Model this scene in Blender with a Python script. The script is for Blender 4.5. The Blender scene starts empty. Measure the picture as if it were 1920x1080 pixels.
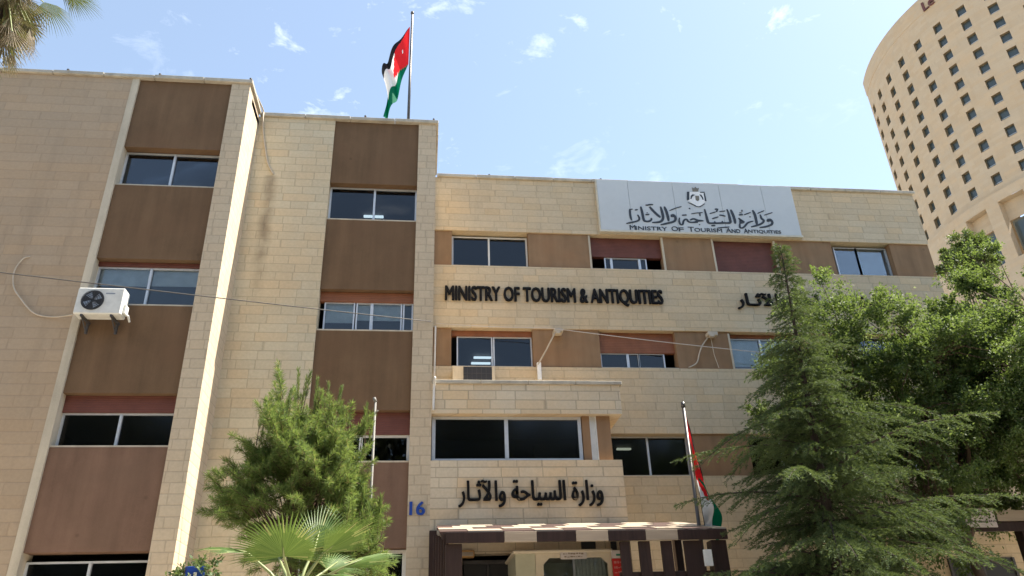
import bpy, math, random
import numpy as np
from mathutils import Vector, Matrix
R = math.radians
scene = bpy.context.scene
COL = scene.collection
rng = np.random.default_rng(7)
random.seed(7)

# ------------------------------------------------------------------ camera
cam = bpy.data.cameras.new('camera'); camo = bpy.data.objects.new('camera', cam); COL.objects.link(camo)
cam.sensor_width = 36.0; cam.lens = 27.0; cam.clip_start = 0.1; cam.clip_end = 3000
CAM_M = Matrix(((0.993576, -0.021522, -0.111099, 0.0), (-0.108507, -0.459936, -0.881298, 0.0), (-0.032131, 0.887691, -0.459316, 1.6), (0, 0, 0, 1)))
camo.matrix_world = CAM_M
scene.camera = camo

# ------------------------------------------------------------------ sky and sun
SUN_EL, SUN_AZ = R(57), R(6.3)       # azimuth measured from +X towards +Y
world = bpy.data.worlds.new('World'); scene.world = world; world.use_nodes = True
wt = world.node_tree; wt.nodes.clear()
def wn(t, **k):
    n = wt.nodes.new(t)
    for a, b in k.items(): setattr(n, a, b)
    return n
sky = wn('ShaderNodeTexSky', sky_type='NISHITA', sun_disc=False, sun_elevation=SUN_EL, sun_rotation=R(90) - SUN_AZ,
         altitude=800.0, air_density=1.0, dust_density=1.2, ozone_density=1.0)
tc = wn('ShaderNodeTexCoord')
mp = wn('ShaderNodeMapping'); mp.inputs['Scale'].default_value = (9.0, 9.0, 19.0); mp.inputs['Location'].default_value = (0.7, 0.2, 0.4)
nz = wn('ShaderNodeTexNoise'); nz.inputs['Scale'].default_value = 1.5; nz.inputs['Detail'].default_value = 9; nz.inputs['Roughness'].default_value = 0.62; nz.inputs['Distortion'].default_value = 0.35
big = wn('ShaderNodeTexNoise'); big.inputs['Scale'].default_value = 2.3; big.inputs['Detail'].default_value = 2
cr = wn('ShaderNodeMapRange'); cr.inputs['From Min'].default_value = 0.61; cr.inputs['From Max'].default_value = 0.86
cb = wn('ShaderNodeMapRange'); cb.inputs['From Min'].default_value = 0.40; cb.inputs['From Max'].default_value = 0.56
mul = wn('ShaderNodeMath', operation='MULTIPLY')
mul2 = wn('ShaderNodeMath', operation='MULTIPLY'); mul2.inputs[1].default_value = 0.6
mixc = wn('ShaderNodeMix', data_type='RGBA'); mixc.inputs['B'].default_value = (7.6, 7.9, 8.3, 1)
bg = wn('ShaderNodeBackground'); bg.inputs['Strength'].default_value = 0.083
wo = wn('ShaderNodeOutputWorld')
L = wt.links.new
pale = wn('ShaderNodeMix', data_type='RGBA'); pale.inputs['Factor'].default_value = 0.16; pale.inputs['B'].default_value = (4.2, 4.7, 4.2, 1)
L(tc.outputs['Generated'], mp.inputs['Vector']); L(mp.outputs['Vector'], nz.inputs['Vector']); L(tc.outputs['Generated'], big.inputs['Vector'])
L(nz.outputs['Fac'], cr.inputs['Value']); L(big.outputs['Fac'], cb.inputs['Value'])
L(cr.outputs['Result'], mul.inputs[0]); L(cb.outputs['Result'], mul.inputs[1]); L(mul.outputs[0], mul2.inputs[0])
L(mul2.outputs[0], mixc.inputs['Factor']); L(sky.outputs['Color'], pale.inputs['A']); L(pale.outputs['Result'], mixc.inputs['A']); L(mixc.outputs['Result'], bg.inputs['Color']); L(bg.outputs['Background'], wo.inputs['Surface'])

sl = bpy.data.lights.new('sun', 'SUN'); sl.energy = 4.0; sl.angle = R(0.5); sl.color = (1.0, 0.93, 0.81)
so = bpy.data.objects.new('sun', sl); COL.objects.link(so)
sdir = Vector((math.cos(SUN_EL) * math.cos(SUN_AZ), math.cos(SUN_EL) * math.sin(SUN_AZ), math.sin(SUN_EL)))
so.rotation_euler = sdir.to_track_quat('Z', 'Y').to_euler(); so.location = (20, 5, 60)

vs = scene.view_settings
scene.display_settings.display_device = 'sRGB'
vs.view_transform = 'Standard'; vs.look = 'None'; vs.gamma = 1.0; vs.use_curve_mapping = False; vs.exposure = 1.92
scene.cycles.max_bounces = 8; scene.cycles.transparent_max_bounces = 16; scene.cycles.use_denoising = True

# ------------------------------------------------------------------ mesh builder
class MB:
    def __init__(s): s.v = []; s.f = []; s.m = []
    def add(s, vs, fs, m=0):
        o = len(s.v); s.v += [tuple(p) for p in vs]; s.f += [tuple(i + o for i in f) for f in fs]; s.m += [m] * len(fs); return s
    def box(s, x0, x1, y0, y1, z0, z1, m=0):
        return s.add([(x0,y0,z0),(x1,y0,z0),(x1,y1,z0),(x0,y1,z0),(x0,y0,z1),(x1,y0,z1),(x1,y1,z1),(x0,y1,z1)],
                     [(0,3,2,1),(4,5,6,7),(0,1,5,4),(1,2,6,5),(2,3,7,6),(3,0,4,7)], m)
    def bbox(s, x0, x1, y0, y1, z0, z1, b=0.01, m=0):   # box with chamfered edges
        X = (x0, x0+b, x1-b, x1); Y = (y0, y0+b, y1-b, y1); Z = (z0, z0+b, z1-b, z1)
        P = {}; vs = []; fs = []
        def k(i, j, l):
            if (i, j, l) not in P: P[i,j,l] = len(vs); vs.append((X[i], Y[j], Z[l]))
            return P[i,j,l]
        for l in (0, 3): fs.append([k(1,1,l), k(2,1,l), k(2,2,l), k(1,2,l)][:: (-1 if l == 0 else 1)])
        for j in (0, 3): fs.append([k(1,j,1), k(2,j,1), k(2,j,2), k(1,j,2)][:: (1 if j == 0 else -1)])
        for i in (0, 3): fs.append([k(i,1,1), k(i,2,1), k(i,2,2), k(i,1,2)][:: (-1 if i == 0 else 1)])
        for i in (0, 3):
            a = 1 if i == 0 else 2
            for j in (0, 3):
                c = 1 if j == 0 else 2
                fs.append([k(i,c,1), k(a,j,1), k(a,j,2), k(i,c,2)])
                for l in (0, 3):
                    d = 1 if l == 0 else 2
                    fs.append([k(i,c,d), k(a,j,d), k(a,c,l)])
            for l in (0, 3):
                d = 1 if l == 0 else 2
                fs.append([k(i,1,d), k(a,1,l), k(a,2,l), k(i,2,d)])
        for j in (0, 3):
            c = 1 if j == 0 else 2
            for l in (0, 3):
                d = 1 if l == 0 else 2
                fs.append([k(1,j,d), k(2,j,d), k(2,c,l), k(1,c,l)])
        return s.add(vs, fs, m)
    def tube(s, pts, r, n=8, m=0, cap=True):
        pts = [Vector(p) for p in pts]; rs = r if hasattr(r, '__len__') else [r] * len(pts)
        vs = []; fs = []; up = None
        for i, p in enumerate(pts):
            t = (pts[min(i+1, len(pts)-1)] - pts[max(i-1, 0)]).normalized()
            if up is None: up = t.orthogonal().normalized()
            up = (up - t * up.dot(t))
            up = up.normalized() if up.length > 1e-6 else t.orthogonal().normalized()
            w = t.cross(up)
            for k in range(n):
                a = 2 * math.pi * k / n
                vs.append(p + (up * math.cos(a) + w * math.sin(a)) * rs[i])
        for i in range(len(pts) - 1):
            for k in range(n):
                fs.append((i*n+k, i*n+(k+1) % n, (i+1)*n+(k+1) % n, (i+1)*n+k))
        if cap: fs.append(tuple(range(n))[::-1]); fs.append(tuple((len(pts)-1)*n+k for k in range(n)))
        return s.add(vs, fs, m)
    def prism(s, poly, y0, y1, m=0):      # polygon in XZ seen from -Y, counter-clockwise
        n = len(poly)
        vs = [(x, y0, z) for x, z in poly] + [(x, y1, z) for x, z in poly]
        fs = [tuple(range(n)), tuple(range(n, 2*n))[::-1]] + [(i, n+i, n+(i+1) % n, (i+1) % n) for i in range(n)]
        return s.add(vs, fs, m)
    def stroke(s, pts, w, y0, y1, m=0):   # flat brush stroke in XZ with thickness in Y
        P = [Vector((x, z)) for x, z in pts]; Q = []
        for i in range(len(P) - 1):
            k = max(1, int((P[i+1] - P[i]).length / 0.03))
            p0 = P[max(i-1, 0)]; p1 = P[i]; p2 = P[i+1]; p3 = P[min(i+2, len(P)-1)]
            for j in range(k):
                t = j / k
                Q.append(0.5 * ((2*p1) + (p2-p0)*t + (2*p0-5*p1+4*p2-p3)*t*t + (3*p1-p0-3*p2+p3)*t*t*t))
        Q.append(P[-1]); n = len(Q); Lf = []; Rt = []
        for i, p in enumerate(Q):
            t = (Q[min(i+1, n-1)] - Q[max(i-1, 0)]); t = t.normalized() if t.length > 1e-9 else Vector((1, 0))
            nn = Vector((-t.y, t.x)); e = min(i, n-1-i) / max(1, n-1)
            ww = w * (0.55 + 0.45 * min(1, e * 5)) * (0.8 + 0.35 * abs(t.y))
            Lf.append(p + nn * ww / 2); Rt.append(p - nn * ww / 2)
        vs = [(p.x, y0, p.y) for p in Lf] + [(p.x, y0, p.y) for p in Rt] + [(p.x, y1, p.y) for p in Lf] + [(p.x, y1, p.y) for p in Rt]
        fs = []
        for i in range(n - 1):
            fs += [(i, n+i, n+i+1, i+1), (i, i+1, 2*n+i+1, 2*n+i), (n+i, 3*n+i, 3*n+i+1, n+i+1)]
        fs += [(0, 2*n, 3*n, n), (n-1, 2*n-1, 4*n-1, 3*n-1)]
        return s.add(vs, fs, m)

WORLD_LOC = {}
def link(o, parent):
    COL.objects.link(o)
    if parent is not None: o.parent = parent
def obj(name, mb, mats, parent=None, smooth=False, loc=None):
    """link one mesh object; mb holds world coordinates; origin at the parent's origin or loc"""
    base = WORLD_LOC[parent.name] if parent is not None else Vector(loc if loc is not None else (0, 0, 0))
    me = bpy.data.meshes.new(name)
    vv = np.array(mb.v, dtype=np.float64) - np.array(base)[None, :]
    me.from_pydata([tuple(p) for p in vv], [], mb.f)
    if not isinstance(mats, (list, tuple)): mats = [mats]
    for m in mats: me.materials.append(m)
    if len(mats) > 1: me.polygons.foreach_set('material_index', mb.m)
    if smooth: me.polygons.foreach_set('use_smooth', [True] * len(me.polygons))
    me.update()
    o = bpy.data.objects.new(name, me)
    link(o, parent)
    if parent is None: o.location = base
    WORLD_LOC[o.name] = base.copy()
    return o
def quadmesh(name, V4, mat, parent=None, loc=(0, 0, 0)):
    """many separate quads at once: V4 is (N,4,3) in world coordinates"""
    base = WORLD_LOC[parent.name] if parent is not None else Vector(loc)
    n = len(V4); me = bpy.data.meshes.new(name)
    co = (V4.reshape(-1, 3) - np.array(base)[None, :]).astype(np.float32)
    me.vertices.add(n * 4); me.vertices.foreach_set('co', co.ravel())
    me.loops.add(n * 4); me.loops.foreach_set('vertex_index', np.arange(n * 4, dtype=np.int32))
    me.polygons.add(n); me.polygons.foreach_set('loop_start', np.arange(0, n * 4, 4, dtype=np.int32))
    me.polygons.foreach_set('loop_total', np.full(n, 4, dtype=np.int32))
    me.materials.append(mat); me.update(calc_edges=True)
    o = bpy.data.objects.new(name, me); link(o, parent)
    if parent is None: o.location = base
    WORLD_LOC[o.name] = Vector(base)
    return o
def empty(name, loc):
    o = bpy.data.objects.new(name, None); COL.objects.link(o); o.location = loc; o.empty_display_size = 0.3
    WORLD_LOC[o.name] = Vector(loc); return o
def tag(o, label=None, cat=None, group=None, kind=None):
    if label: o['label'] = label
    if cat: o['category'] = cat
    if group: o['group'] = group
    if kind: o['kind'] = kind
    return o

# ------------------------------------------------------------------ materials
class NT:
    def __init__(s, name):
        s.mat = bpy.data.materials.new(name); s.mat.use_nodes = True; s.t = s.mat.node_tree; s.t.nodes.clear()
        s.out = s.t.nodes.new('ShaderNodeOutputMaterial')
    def n(s, t, **k):
        x = s.t.nodes.new(t)
        for a, b in k.items(): setattr(x, a, b)
        return x
    def put(s, sock, v):
        if isinstance(v, bpy.types.NodeSocket): s.t.links.new(v, sock)
        elif v is not None: sock.default_value = v
    def math(s, op, a, b=None, c=None, clamp=False):
        x = s.n('ShaderNodeMath', operation=op); x.use_clamp = clamp
        s.put(x.inputs[0], a); s.put(x.inputs[1], b)
        if c is not None: s.put(x.inputs[2], c)
        return x.outputs[0]
    def mix(s, f, a, b, blend='MIX'):
        x = s.n('ShaderNodeMix', data_type='RGBA', blend_type=blend); s.put(x.inputs['Factor'], f); s.put(x.inputs['A'], a); s.put(x.inputs['B'], b); return x.outputs['Result']
    def rng(s, v, a, b, c=0.0, d=1.0):
        x = s.n('ShaderNodeMapRange'); s.put(x.inputs['Value'], v)
        x.inputs['From Min'].default_value = a; x.inputs['From Max'].default_value = b; x.inputs['To Min'].default_value = c; x.inputs['To Max'].default_value = d
        return x.outputs['Result']
    def noise(s, vec, scale, detail=4, rough=0.55, dist=0.0):
        x = s.n('ShaderNodeTexNoise'); s.put(x.inputs['Vector'], vec); x.inputs['Scale'].default_value = scale; x.inputs['Detail'].default_value = detail
        x.inputs['Roughness'].default_value = rough; x.inputs['Distortion'].default_value = dist; return x.outputs['Fac']
    def comb(s, a, b, c=0.0):
        x = s.n('ShaderNodeCombineXYZ'); s.put(x.inputs[0], a); s.put(x.inputs[1], b); s.put(x.inputs[2], c); return x.outputs[0]
    def white(s, vec):
        x = s.n('ShaderNodeTexWhiteNoise', noise_dimensions='3D'); s.put(x.inputs['Vector'], vec); return x.outputs['Value'], x.outputs['Color']
    def pos(s):
        g = s.n('ShaderNodeNewGeometry'); x = s.n('ShaderNodeSeparateXYZ'); s.t.links.new(g.outputs['Position'], x.inputs[0]); return g.outputs['Position'], x.outputs
    def bump(s, h, strength=0.3, dist=0.02):
        x = s.n('ShaderNodeBump'); s.put(x.inputs['Height'], h); x.inputs['Strength'].default_value = strength; x.inputs['Distance'].default_value = dist; return x.outputs['Normal']
    def pbr(s, color, rough=0.8, metal=0.0, spec=0.3, normal=None):
        b = s.n('ShaderNodeBsdfPrincipled'); s.put(b.inputs['Base Color'], color); s.put(b.inputs['Roughness'], rough); b.inputs['Metallic'].default_value = metal
        b.inputs['Specular IOR Level'].default_value = spec
        if normal is not None: s.put(b.inputs['Normal'], normal)
        return b.outputs['BSDF']
    def done(s, sh): s.t.links.new(sh, s.out.inputs['Surface']); return s.mat
def c4(c): return (c[0], c[1], c[2], 1.0)

def stone(name, base, warm, h=0.25, w=0.62, mortar=0.35, var=0.25, stain=0.3, seed=0.0, z0=0.0, warmth=0.35, drip=None):
    t = NT(name); P, (X, Y, Z) = t.pos()
    u = t.math('ADD', X, Y); v = t.math('SUBTRACT', Z, z0)
    row = t.math('FLOOR', t.math('DIVIDE', v, h))
    rv, rc = t.white(t.comb(row, seed, 3.1))
    uu = t.math('ADD', t.math('DIVIDE', u, w), t.math('MULTIPLY', rv, 17.0))
    n1 = t.noise(t.comb(t.math('MULTIPLY', u, 1.1), t.math('MULTIPLY', row, 3.7), seed), 1.0, 0)
    uu = t.math('ADD', uu, t.math('MULTIPLY', t.math('SUBTRACT', n1, 0.5), 1.5))
    cell = t.math('FLOOR', uu)
    cvv, cc = t.white(t.comb(cell, row, seed + 0.5))
    cv2, _ = t.white(t.comb(row, cell, seed + 9.5))
    fu = t.math('FRACT', uu); fv = t.math('FRACT', t.math('DIVIDE', v, h))
    du = t.math('MULTIPLY', t.math('MINIMUM', fu, t.math('SUBTRACT', 1.0, fu)), w)
    dv = t.math('MULTIPLY', t.math('MINIMUM', fv, t.math('SUBTRACT', 1.0, fv)), h)
    d = t.math('MINIMUM', du, dv)
    mort = t.rng(d, 0.004, 0.020, 1.0, 0.0)
    fine = t.noise(P, 14.0, 6, 0.65); med = t.noise(P, 1.6, 5, 0.6); big = t.noise(P, 0.35, 3, 0.5)
    col = t.mix(t.rng(cv2, 1.0 - warmth, 1.0, 0.0, 0.6), c4(base), c4(warm))
    col = t.mix(t.rng(t.math('ADD', big, t.math('MULTIPLY', med, 0.5)), 0.62, 1.0, 0.0, 0.7), col, c4(warm))
    hsv = t.n('ShaderNodeHueSaturation'); t.put(hsv.inputs['Color'], col)
    t.put(hsv.inputs['Value'], t.math('ADD', t.rng(cvv, 0, 1, 1.0 - var, 1.0 + var * 0.6), t.rng(fine, 0.3, 0.7, -0.07, 0.07)))
    col = hsv.outputs['Color']
    streak = t.noise(t.comb(t.math('MULTIPLY', u, 2.2), t.math('MULTIPLY', Z, 0.22), 2.0), 1.0, 5, 0.6)
    col = t.mix(t.rng(streak, 0.52, 0.78, 0.0, stain), col, c4([x * 0.55 for x in base]))
    if drip is not None:      # rusty run-off mark below a pipe end
        dx_, dz_, dl_ = drip
        wob = t.math('ADD', t.math('SUBTRACT', X, dx_), t.math('MULTIPLY', t.math('SUBTRACT', t.noise(t.comb(0.0, 0.0, Z), 1.4, 3), 0.5), 0.35))
        wide = t.rng(t.math('ABSOLUTE', wob), 0.02, 0.24, 1.0, 0.0)
        fall = t.math('MULTIPLY', t.rng(Z, dz_ - dl_, dz_ - dl_ * 0.4, 0.0, 1.0), t.rng(Z, dz_ - 0.05, dz_ + 0.02, 1.0, 0.0))
        col = t.mix(t.math('MULTIPLY', t.math('MULTIPLY', wide, fall), t.rng(med, 0.3, 0.6, 0.25, 0.8)), col, (0.16, 0.125, 0.085, 1))
    col = t.mix(t.math('MULTIPLY', mort, mortar), col, c4([x * 0.32 for x in base]))
    hgt = t.math('ADD', t.math('MULTIPLY', mort, -1.0), t.math('MULTIPLY', fine, 0.5))
    return t.done(t.pbr(col, 0.85, normal=t.bump(hgt, 0.35, 0.012), spec=0.25))

def render_mat(name, base, var=0.12, blot=None, bamt=0.0, rough=0.9):
    t = NT(name); P, (X, Y, Z) = t.pos()
    fine = t.noise(P, 45.0, 4, 0.7); med = t.noise(P, 1.3, 6, 0.65)
    streak = t.noise(t.comb(t.math('MULTIPLY', t.math('ADD', X, Y), 3.0), t.math('MULTIPLY', Z, 0.3), 0.0), 1.0, 4)
    hsv = t.n('ShaderNodeHueSaturation'); hsv.inputs['Color'].default_value = c4(base)
    t.put(hsv.inputs['Value'], t.math('ADD', t.rng(med, 0.3, 0.7, 1 - var, 1 + var), t.math('ADD', t.rng(fine, 0.3, 0.7, -0.06, 0.06), t.rng(streak, 0.3, 0.7, -0.16, 0.16))))
    col = hsv.outputs['Color']
    if blot is not None:
        b2 = t.noise(P, 0.9, 3, 0.5)
        col = t.mix(t.rng(b2, 0.45, 0.65, 0.0, bamt), col, c4(blot))
    spots = t.n('ShaderNodeTexVoronoi'); t.put(spots.inputs['Vector'], P); spots.inputs['Scale'].default_value = 1.6
    sp = t.math('ADD', spots.outputs['Distance'], t.math('MULTIPLY', fine, 0.06))
    keep = t.rng(t.white(spots.outputs['Position'])[0], 0.70, 0.72, 0.0, 1.0)
    col = t.mix(t.math('MULTIPLY', t.math('MULTIPLY', t.rng(sp, 0.07, 0.13, 1.0, 0.0), keep), 0.45), col, c4([x * 0.5 for x in base]))
    return t.done(t.pbr(col, rough, normal=t.bump(fine, 0.25, 0.004), spec=0.2))

def plain(name, base, rough=0.6, metal=0.0, var=0.1, spec=0.4, scale=6.0):
    t = NT(name); P, _ = t.pos(); n = t.noise(P, scale, 5, 0.6); n2 = t.noise(P, scale * 9, 3, 0.6)
    hsv = t.n('ShaderNodeHueSaturation'); hsv.inputs['Color'].default_value = c4(base)
    t.put(hsv.inputs['Value'], t.math('ADD', t.rng(n, 0.3, 0.7, 1 - var, 1 + var), t.rng(n2, 0.3, 0.7, -var * 0.4, var * 0.4)))
    return t.done(t.pbr(hsv.outputs['Color'], t.rng(n, 0.3, 0.7, max(0.02, rough - 0.08), min(1, rough + 0.08)), metal, spec))

def wood(name, base, axis=0, var=0.3, rough=0.6):
    t = NT(name); P, (X, Y, Z) = t.pos()
    s = [14.0, 14.0, 14.0]; s[axis] = 0.9
    vec = t.comb(t.math('MULTIPLY', X, s[0]), t.math('MULTIPLY', Y, s[1]), t.math('MULTIPLY', Z, s[2]))
    n = t.noise(vec, 1.0, 5, 0.6, 0.4)
    hsv = t.n('ShaderNodeHueSaturation'); hsv.inputs['Color'].default_value = c4(base); t.put(hsv.inputs['Value'], t.rng(n, 0.3, 0.7, 1 - var, 1 + var))
    return t.done(t.pbr(hsv.outputs['Color'], rough, normal=t.bump(n, 0.2, 0.004)))

def slatted(name, base, pitch=0.055, rough=0.55):        # roller shutter of horizontal slats
    t = NT(name); P, (X, Y, Z) = t.pos()
    f = t.math('FRACT', t.math('DIVIDE', Z, pitch)); hgt = t.math('SINE', t.math('MULTIPLY', f, math.pi))
    n = t.noise(P, 3.0, 5, 0.6)
    hsv = t.n('ShaderNodeHueSaturation'); hsv.inputs['Color'].default_value = c4(base); t.put(hsv.inputs['Value'], t.rng(n, 0.3, 0.7, 0.85, 1.15))
    col = t.mix(t.rng(hgt, 0.0, 0.35, 0.45, 0.0), hsv.outputs['Color'], c4([x * 0.4 for x in base]))
    return t.done(t.pbr(col, rough, normal=t.bump(hgt, 0.5, 0.01)))

def glass(name, tint=(0.30, 0.34, 0.38), refl=0.8, rough=0.015):
    t = NT(name); P, _ = t.pos(); n = t.noise(P, 0.8, 2)
    fr = t.n('ShaderNodeFresnel'); fr.inputs['IOR'].default_value = 1.6
    tr = t.n('ShaderNodeBsdfTransparent'); tr.inputs['Color'].default_value = c4(tint)
    gl = t.n('ShaderNodeBsdfGlossy'); gl.inputs['Roughness'].default_value = rough; gl.inputs['Color'].default_value = (0.86, 0.86, 0.86, 1)
    t.put(gl.inputs['Normal'], t.bump(n, 0.05, 0.03))
    m = t.n('ShaderNodeMixShader'); t.put(m.inputs[0], t.math('MULTIPLY', fr.outputs[0], refl, clamp=True)); t.t.links.new(tr.outputs[0], m.inputs[1]); t.t.links.new(gl.outputs[0], m.inputs[2])
    return t.done(m.outputs[0])

def leaf(name, c1, c2, c3=None, trans=0.3, rough=0.55, spec=0.35, clump=1.4):
    t = NT(name); g = t.n('ShaderNodeNewGeometry'); rnd = g.outputs['Random Per Island']
    n = t.noise(g.outputs['Position'], clump, 2, 0.5)
    col = t.mix(t.math('ADD', t.math('MULTIPLY', rnd, 0.65), t.rng(n, 0.35, 0.65, 0.0, 0.35), clamp=True), c4(c1), c4(c2))
    if c3 is not None: col = t.mix(t.rng(rnd, 0.9, 0.93, 0.0, 1.0), col, c4(c3))
    d = t.pbr(col, rough, spec=spec)
    tl = t.n('ShaderNodeBsdfTranslucent'); t.put(tl.inputs['Color'], t.mix(0.5, col, (0.20, 0.26, 0.03, 1)))
    m = t.n('ShaderNodeMixShader'); m.inputs[0].default_value = trans; t.t.links.new(d, m.inputs[1]); t.t.links.new(tl.outputs[0], m.inputs[2])
    return t.done(m.outputs[0])
def cloth(name, c, trans=0.35):
    t = NT(name); P, _ = t.pos(); n = t.noise(P, 60.0, 2)
    d = t.pbr(c4(c), 0.8, spec=0.15, normal=t.bump(n, 0.1, 0.002)); tl = t.n('ShaderNodeBsdfTranslucent'); tl.inputs['Color'].default_value = c4(c)
    m = t.n('ShaderNodeMixShader'); m.inputs[0].default_value = trans; t.t.links.new(d, m.inputs[1]); t.t.links.new(tl.outputs[0], m.inputs[2]); return t.done(m.outputs[0])
def emit(name, c, s):
    t = NT(name); e = t.n('ShaderNodeEmission'); e.inputs['Color'].default_value = c4(c); e.inputs['Strength'].default_value = s; return t.done(e.outputs[0])

M = {}
M['stone_wing'] = stone('limestone of the left wing', (0.385, 0.298, 0.208), (0.416, 0.298, 0.187), h=0.27, w=0.75, mortar=0.18, var=0.05, stain=0.35, seed=1.0, warmth=0.2)
M['stone_fin'] = stone('limestone of the fin', (0.522, 0.431, 0.31), (0.522, 0.408, 0.276), h=0.235, w=0.40, mortar=0.28, var=0.05, stain=0.25, seed=2.0, warmth=0.2)
M['stone_mid'] = stone('limestone of the set back wall', (0.552, 0.488, 0.354), (0.589, 0.454, 0.283), h=0.25, w=0.58, mortar=0.32, var=0.06, stain=0.2, seed=3.0, warmth=0.35, drip=(-4.40, 14.6, 4.2))
M['stone_centre'] = stone('limestone of the centre block', (0.53, 0.442, 0.312), (0.567, 0.423, 0.255), h=0.245, w=0.62, mortar=0.28, var=0.07, stain=0.25, seed=4.0, z0=0.05, warmth=0.3)
M['stone_bay'] = stone('limestone of the entrance bay', (0.593, 0.504, 0.373), (0.65, 0.469, 0.270), h=0.243, w=0.66, mortar=0.5, var=0.08, stain=0.15, seed=5.0, z0=-0.03, warmth=0.36)
M['stone_tower'] = stone('limestone of the tower', (0.40, 0.335, 0.25), (0.41, 0.315, 0.21), h=0.6, w=1.4, mortar=0.10, var=0.05, stain=0.16, seed=6.0)
M['smooth_stone'] = render_mat('smooth stone trim', (0.50, 0.44, 0.34), 0.08)
M['coping'] = render_mat('concrete coping', (0.42, 0.38, 0.31), 0.25)
M['brown'] = render_mat('brown render', (0.148, 0.092, 0.052), 0.10, (0.158, 0.093, 0.053), 0.5)
M['brown_pink'] = render_mat('faded pink brown render', (0.178, 0.108, 0.074), 0.10, (0.158, 0.100, 0.068), 0.5)
M['tan'] = render_mat('tan render', (0.25, 0.160, 0.093), 0.10, (0.28, 0.155, 0.082), 0.5)
M['red_shutter'] = slatted('dark red shutter', (0.14, 0.05, 0.036))
M['orange_shutter'] = slatted('rust orange shutter', (0.24, 0.095, 0.048))
M['alu'] = plain('aluminium frame', (0.58, 0.60, 0.62), 0.4, 0.35, 0.08)
M['white_frame'] = plain('white frame paint', (0.62, 0.62, 0.60), 0.45, 0.0, 0.08)
M['glass'] = glass('window glass', (0.46, 0.50, 0.54))
M['glass_clear'] = glass('clear window glass', (0.82, 0.86, 0.88))
M['glass_dark'] = glass('dark reflection window glass', (0.30, 0.30, 0.27), 0.8, 0.12)  # dark reflections of the lower windows put into a deeper, browner tint
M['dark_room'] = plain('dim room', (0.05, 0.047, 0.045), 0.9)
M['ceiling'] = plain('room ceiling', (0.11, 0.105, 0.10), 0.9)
M['blind'] = slatted('grey window blind', (0.70, 0.74, 0.72), 0.03, 0.7)
M['curtain'] = plain('pale curtain', (0.55, 0.53, 0.46), 0.9, 0, 0.15, 0.1)
M['tube'] = emit('lit ceiling tube', (0.9, 1.0, 0.97), 0.9)
M['black'] = plain('black letter paint', (0.010, 0.009, 0.009), 0.6, 0, 0.1, 0.12)
M['ink'] = plain('dark slate ink', (0.028, 0.034, 0.042), 0.5)
M['blue'] = plain('blue number paint', (0.012, 0.055, 0.30), 0.45)
M['sign_panel'] = plain('pale grey sign panel', (0.50, 0.525, 0.53), 0.35, 0.0, 0.04, 0.4, 0.8)
M['sign_edge'] = plain('cream sign edge', (0.55, 0.52, 0.43), 0.5)
M['steel'] = plain('grey steel', (0.30, 0.31, 0.32), 0.35, 0.7)
M['dark_steel'] = plain('dark steel', (0.09, 0.085, 0.085), 0.45, 0.5)
M['ac_white'] = plain('white appliance paint', (0.62, 0.62, 0.58), 0.45, 0.0, 0.10)
M['pole_grey'] = plain('dull grey pole paint', (0.20, 0.19, 0.17), 0.7)
M['ac_dark'] = plain('dark grille', (0.03, 0.03, 0.032), 0.5)
M['hose'] = plain('cream hose', (0.47, 0.40, 0.31), 0.6)
M['pipe_white'] = plain('white conduit', (0.66, 0.64, 0.60), 0.5)
M['cable'] = plain('black cable', (0.05, 0.045, 0.04), 0.6)
M['cable_pale'] = plain('pale cable', (0.50, 0.45, 0.40), 0.6)
M['dark_wood'] = wood('dark brown timber', (0.032, 0.017, 0.014), 2, 0.35)
M['dark_plank'] = wood('dark brown plank', (0.075, 0.042, 0.034), 0, 0.3)
M['beige_plank'] = wood('beige plank', (0.36, 0.29, 0.22), 0, 0.15)
M['cream_plank'] = wood('cream plank', (0.38, 0.31, 0.23), 0, 0.12)
M['kiosk'] = plain('cream kiosk panel', (0.55, 0.47, 0.35), 0.5, 0, 0.06)
M['kiosk_side'] = plain('olive cream kiosk panel', (0.42, 0.40, 0.29), 0.5, 0, 0.06)
M['red_board'] = plain('red notice board', (0.50, 0.022, 0.02), 0.45)
M['white'] = plain('white paint', (0.75, 0.75, 0.74), 0.5)
M['plate'] = plain('pale plate', (0.50, 0.44, 0.41), 0.5)
M['green'] = plain('green paint', (0.02, 0.16, 0.10), 0.5)
M['lamp_orange'] = plain('orange lamp housing', (0.45, 0.25, 0.09), 0.5)
M['asphalt'] = plain('asphalt', (0.17, 0.16, 0.15), 0.9, 0, 0.2, 0.3, 2.0)
M['paving'] = stone('forecourt paving', (0.46, 0.41, 0.34), (0.45, 0.39, 0.31), h=0.4, w=0.4, mortar=0.4, var=0.1, stain=0.2, seed=8.0)
M['earth'] = render_mat('pale dry earth', (0.46, 0.39, 0.30), 0.25)
M['bark'] = wood('bark', (0.10, 0.068, 0.048), 2, 0.5, 0.95)
M['bark_dark'] = wood('dark bark', (0.055, 0.042, 0.034), 2, 0.4, 0.95)
M['palm_olive'] = leaf('old palm fronds', (0.030, 0.045, 0.016), (0.110, 0.125, 0.050), (0.20, 0.15, 0.08), 0.25)
M['belt'] = leaf('street tree foliage', (0.025, 0.032, 0.018), (0.085, 0.090, 0.055), None, 0.1)
M['grey_panel'] = plain('grey board', (0.24, 0.225, 0.19), 0.8)
M['deodar'] = leaf('deodar needles', (0.032, 0.058, 0.028), (0.135, 0.182, 0.078), None, 0.22, 0.7, 0.12)
M['pine'] = leaf('pine needles', (0.080, 0.145, 0.045), (0.225, 0.295, 0.095), (0.28, 0.22, 0.11), 0.5, 0.6, 0.2)
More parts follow.
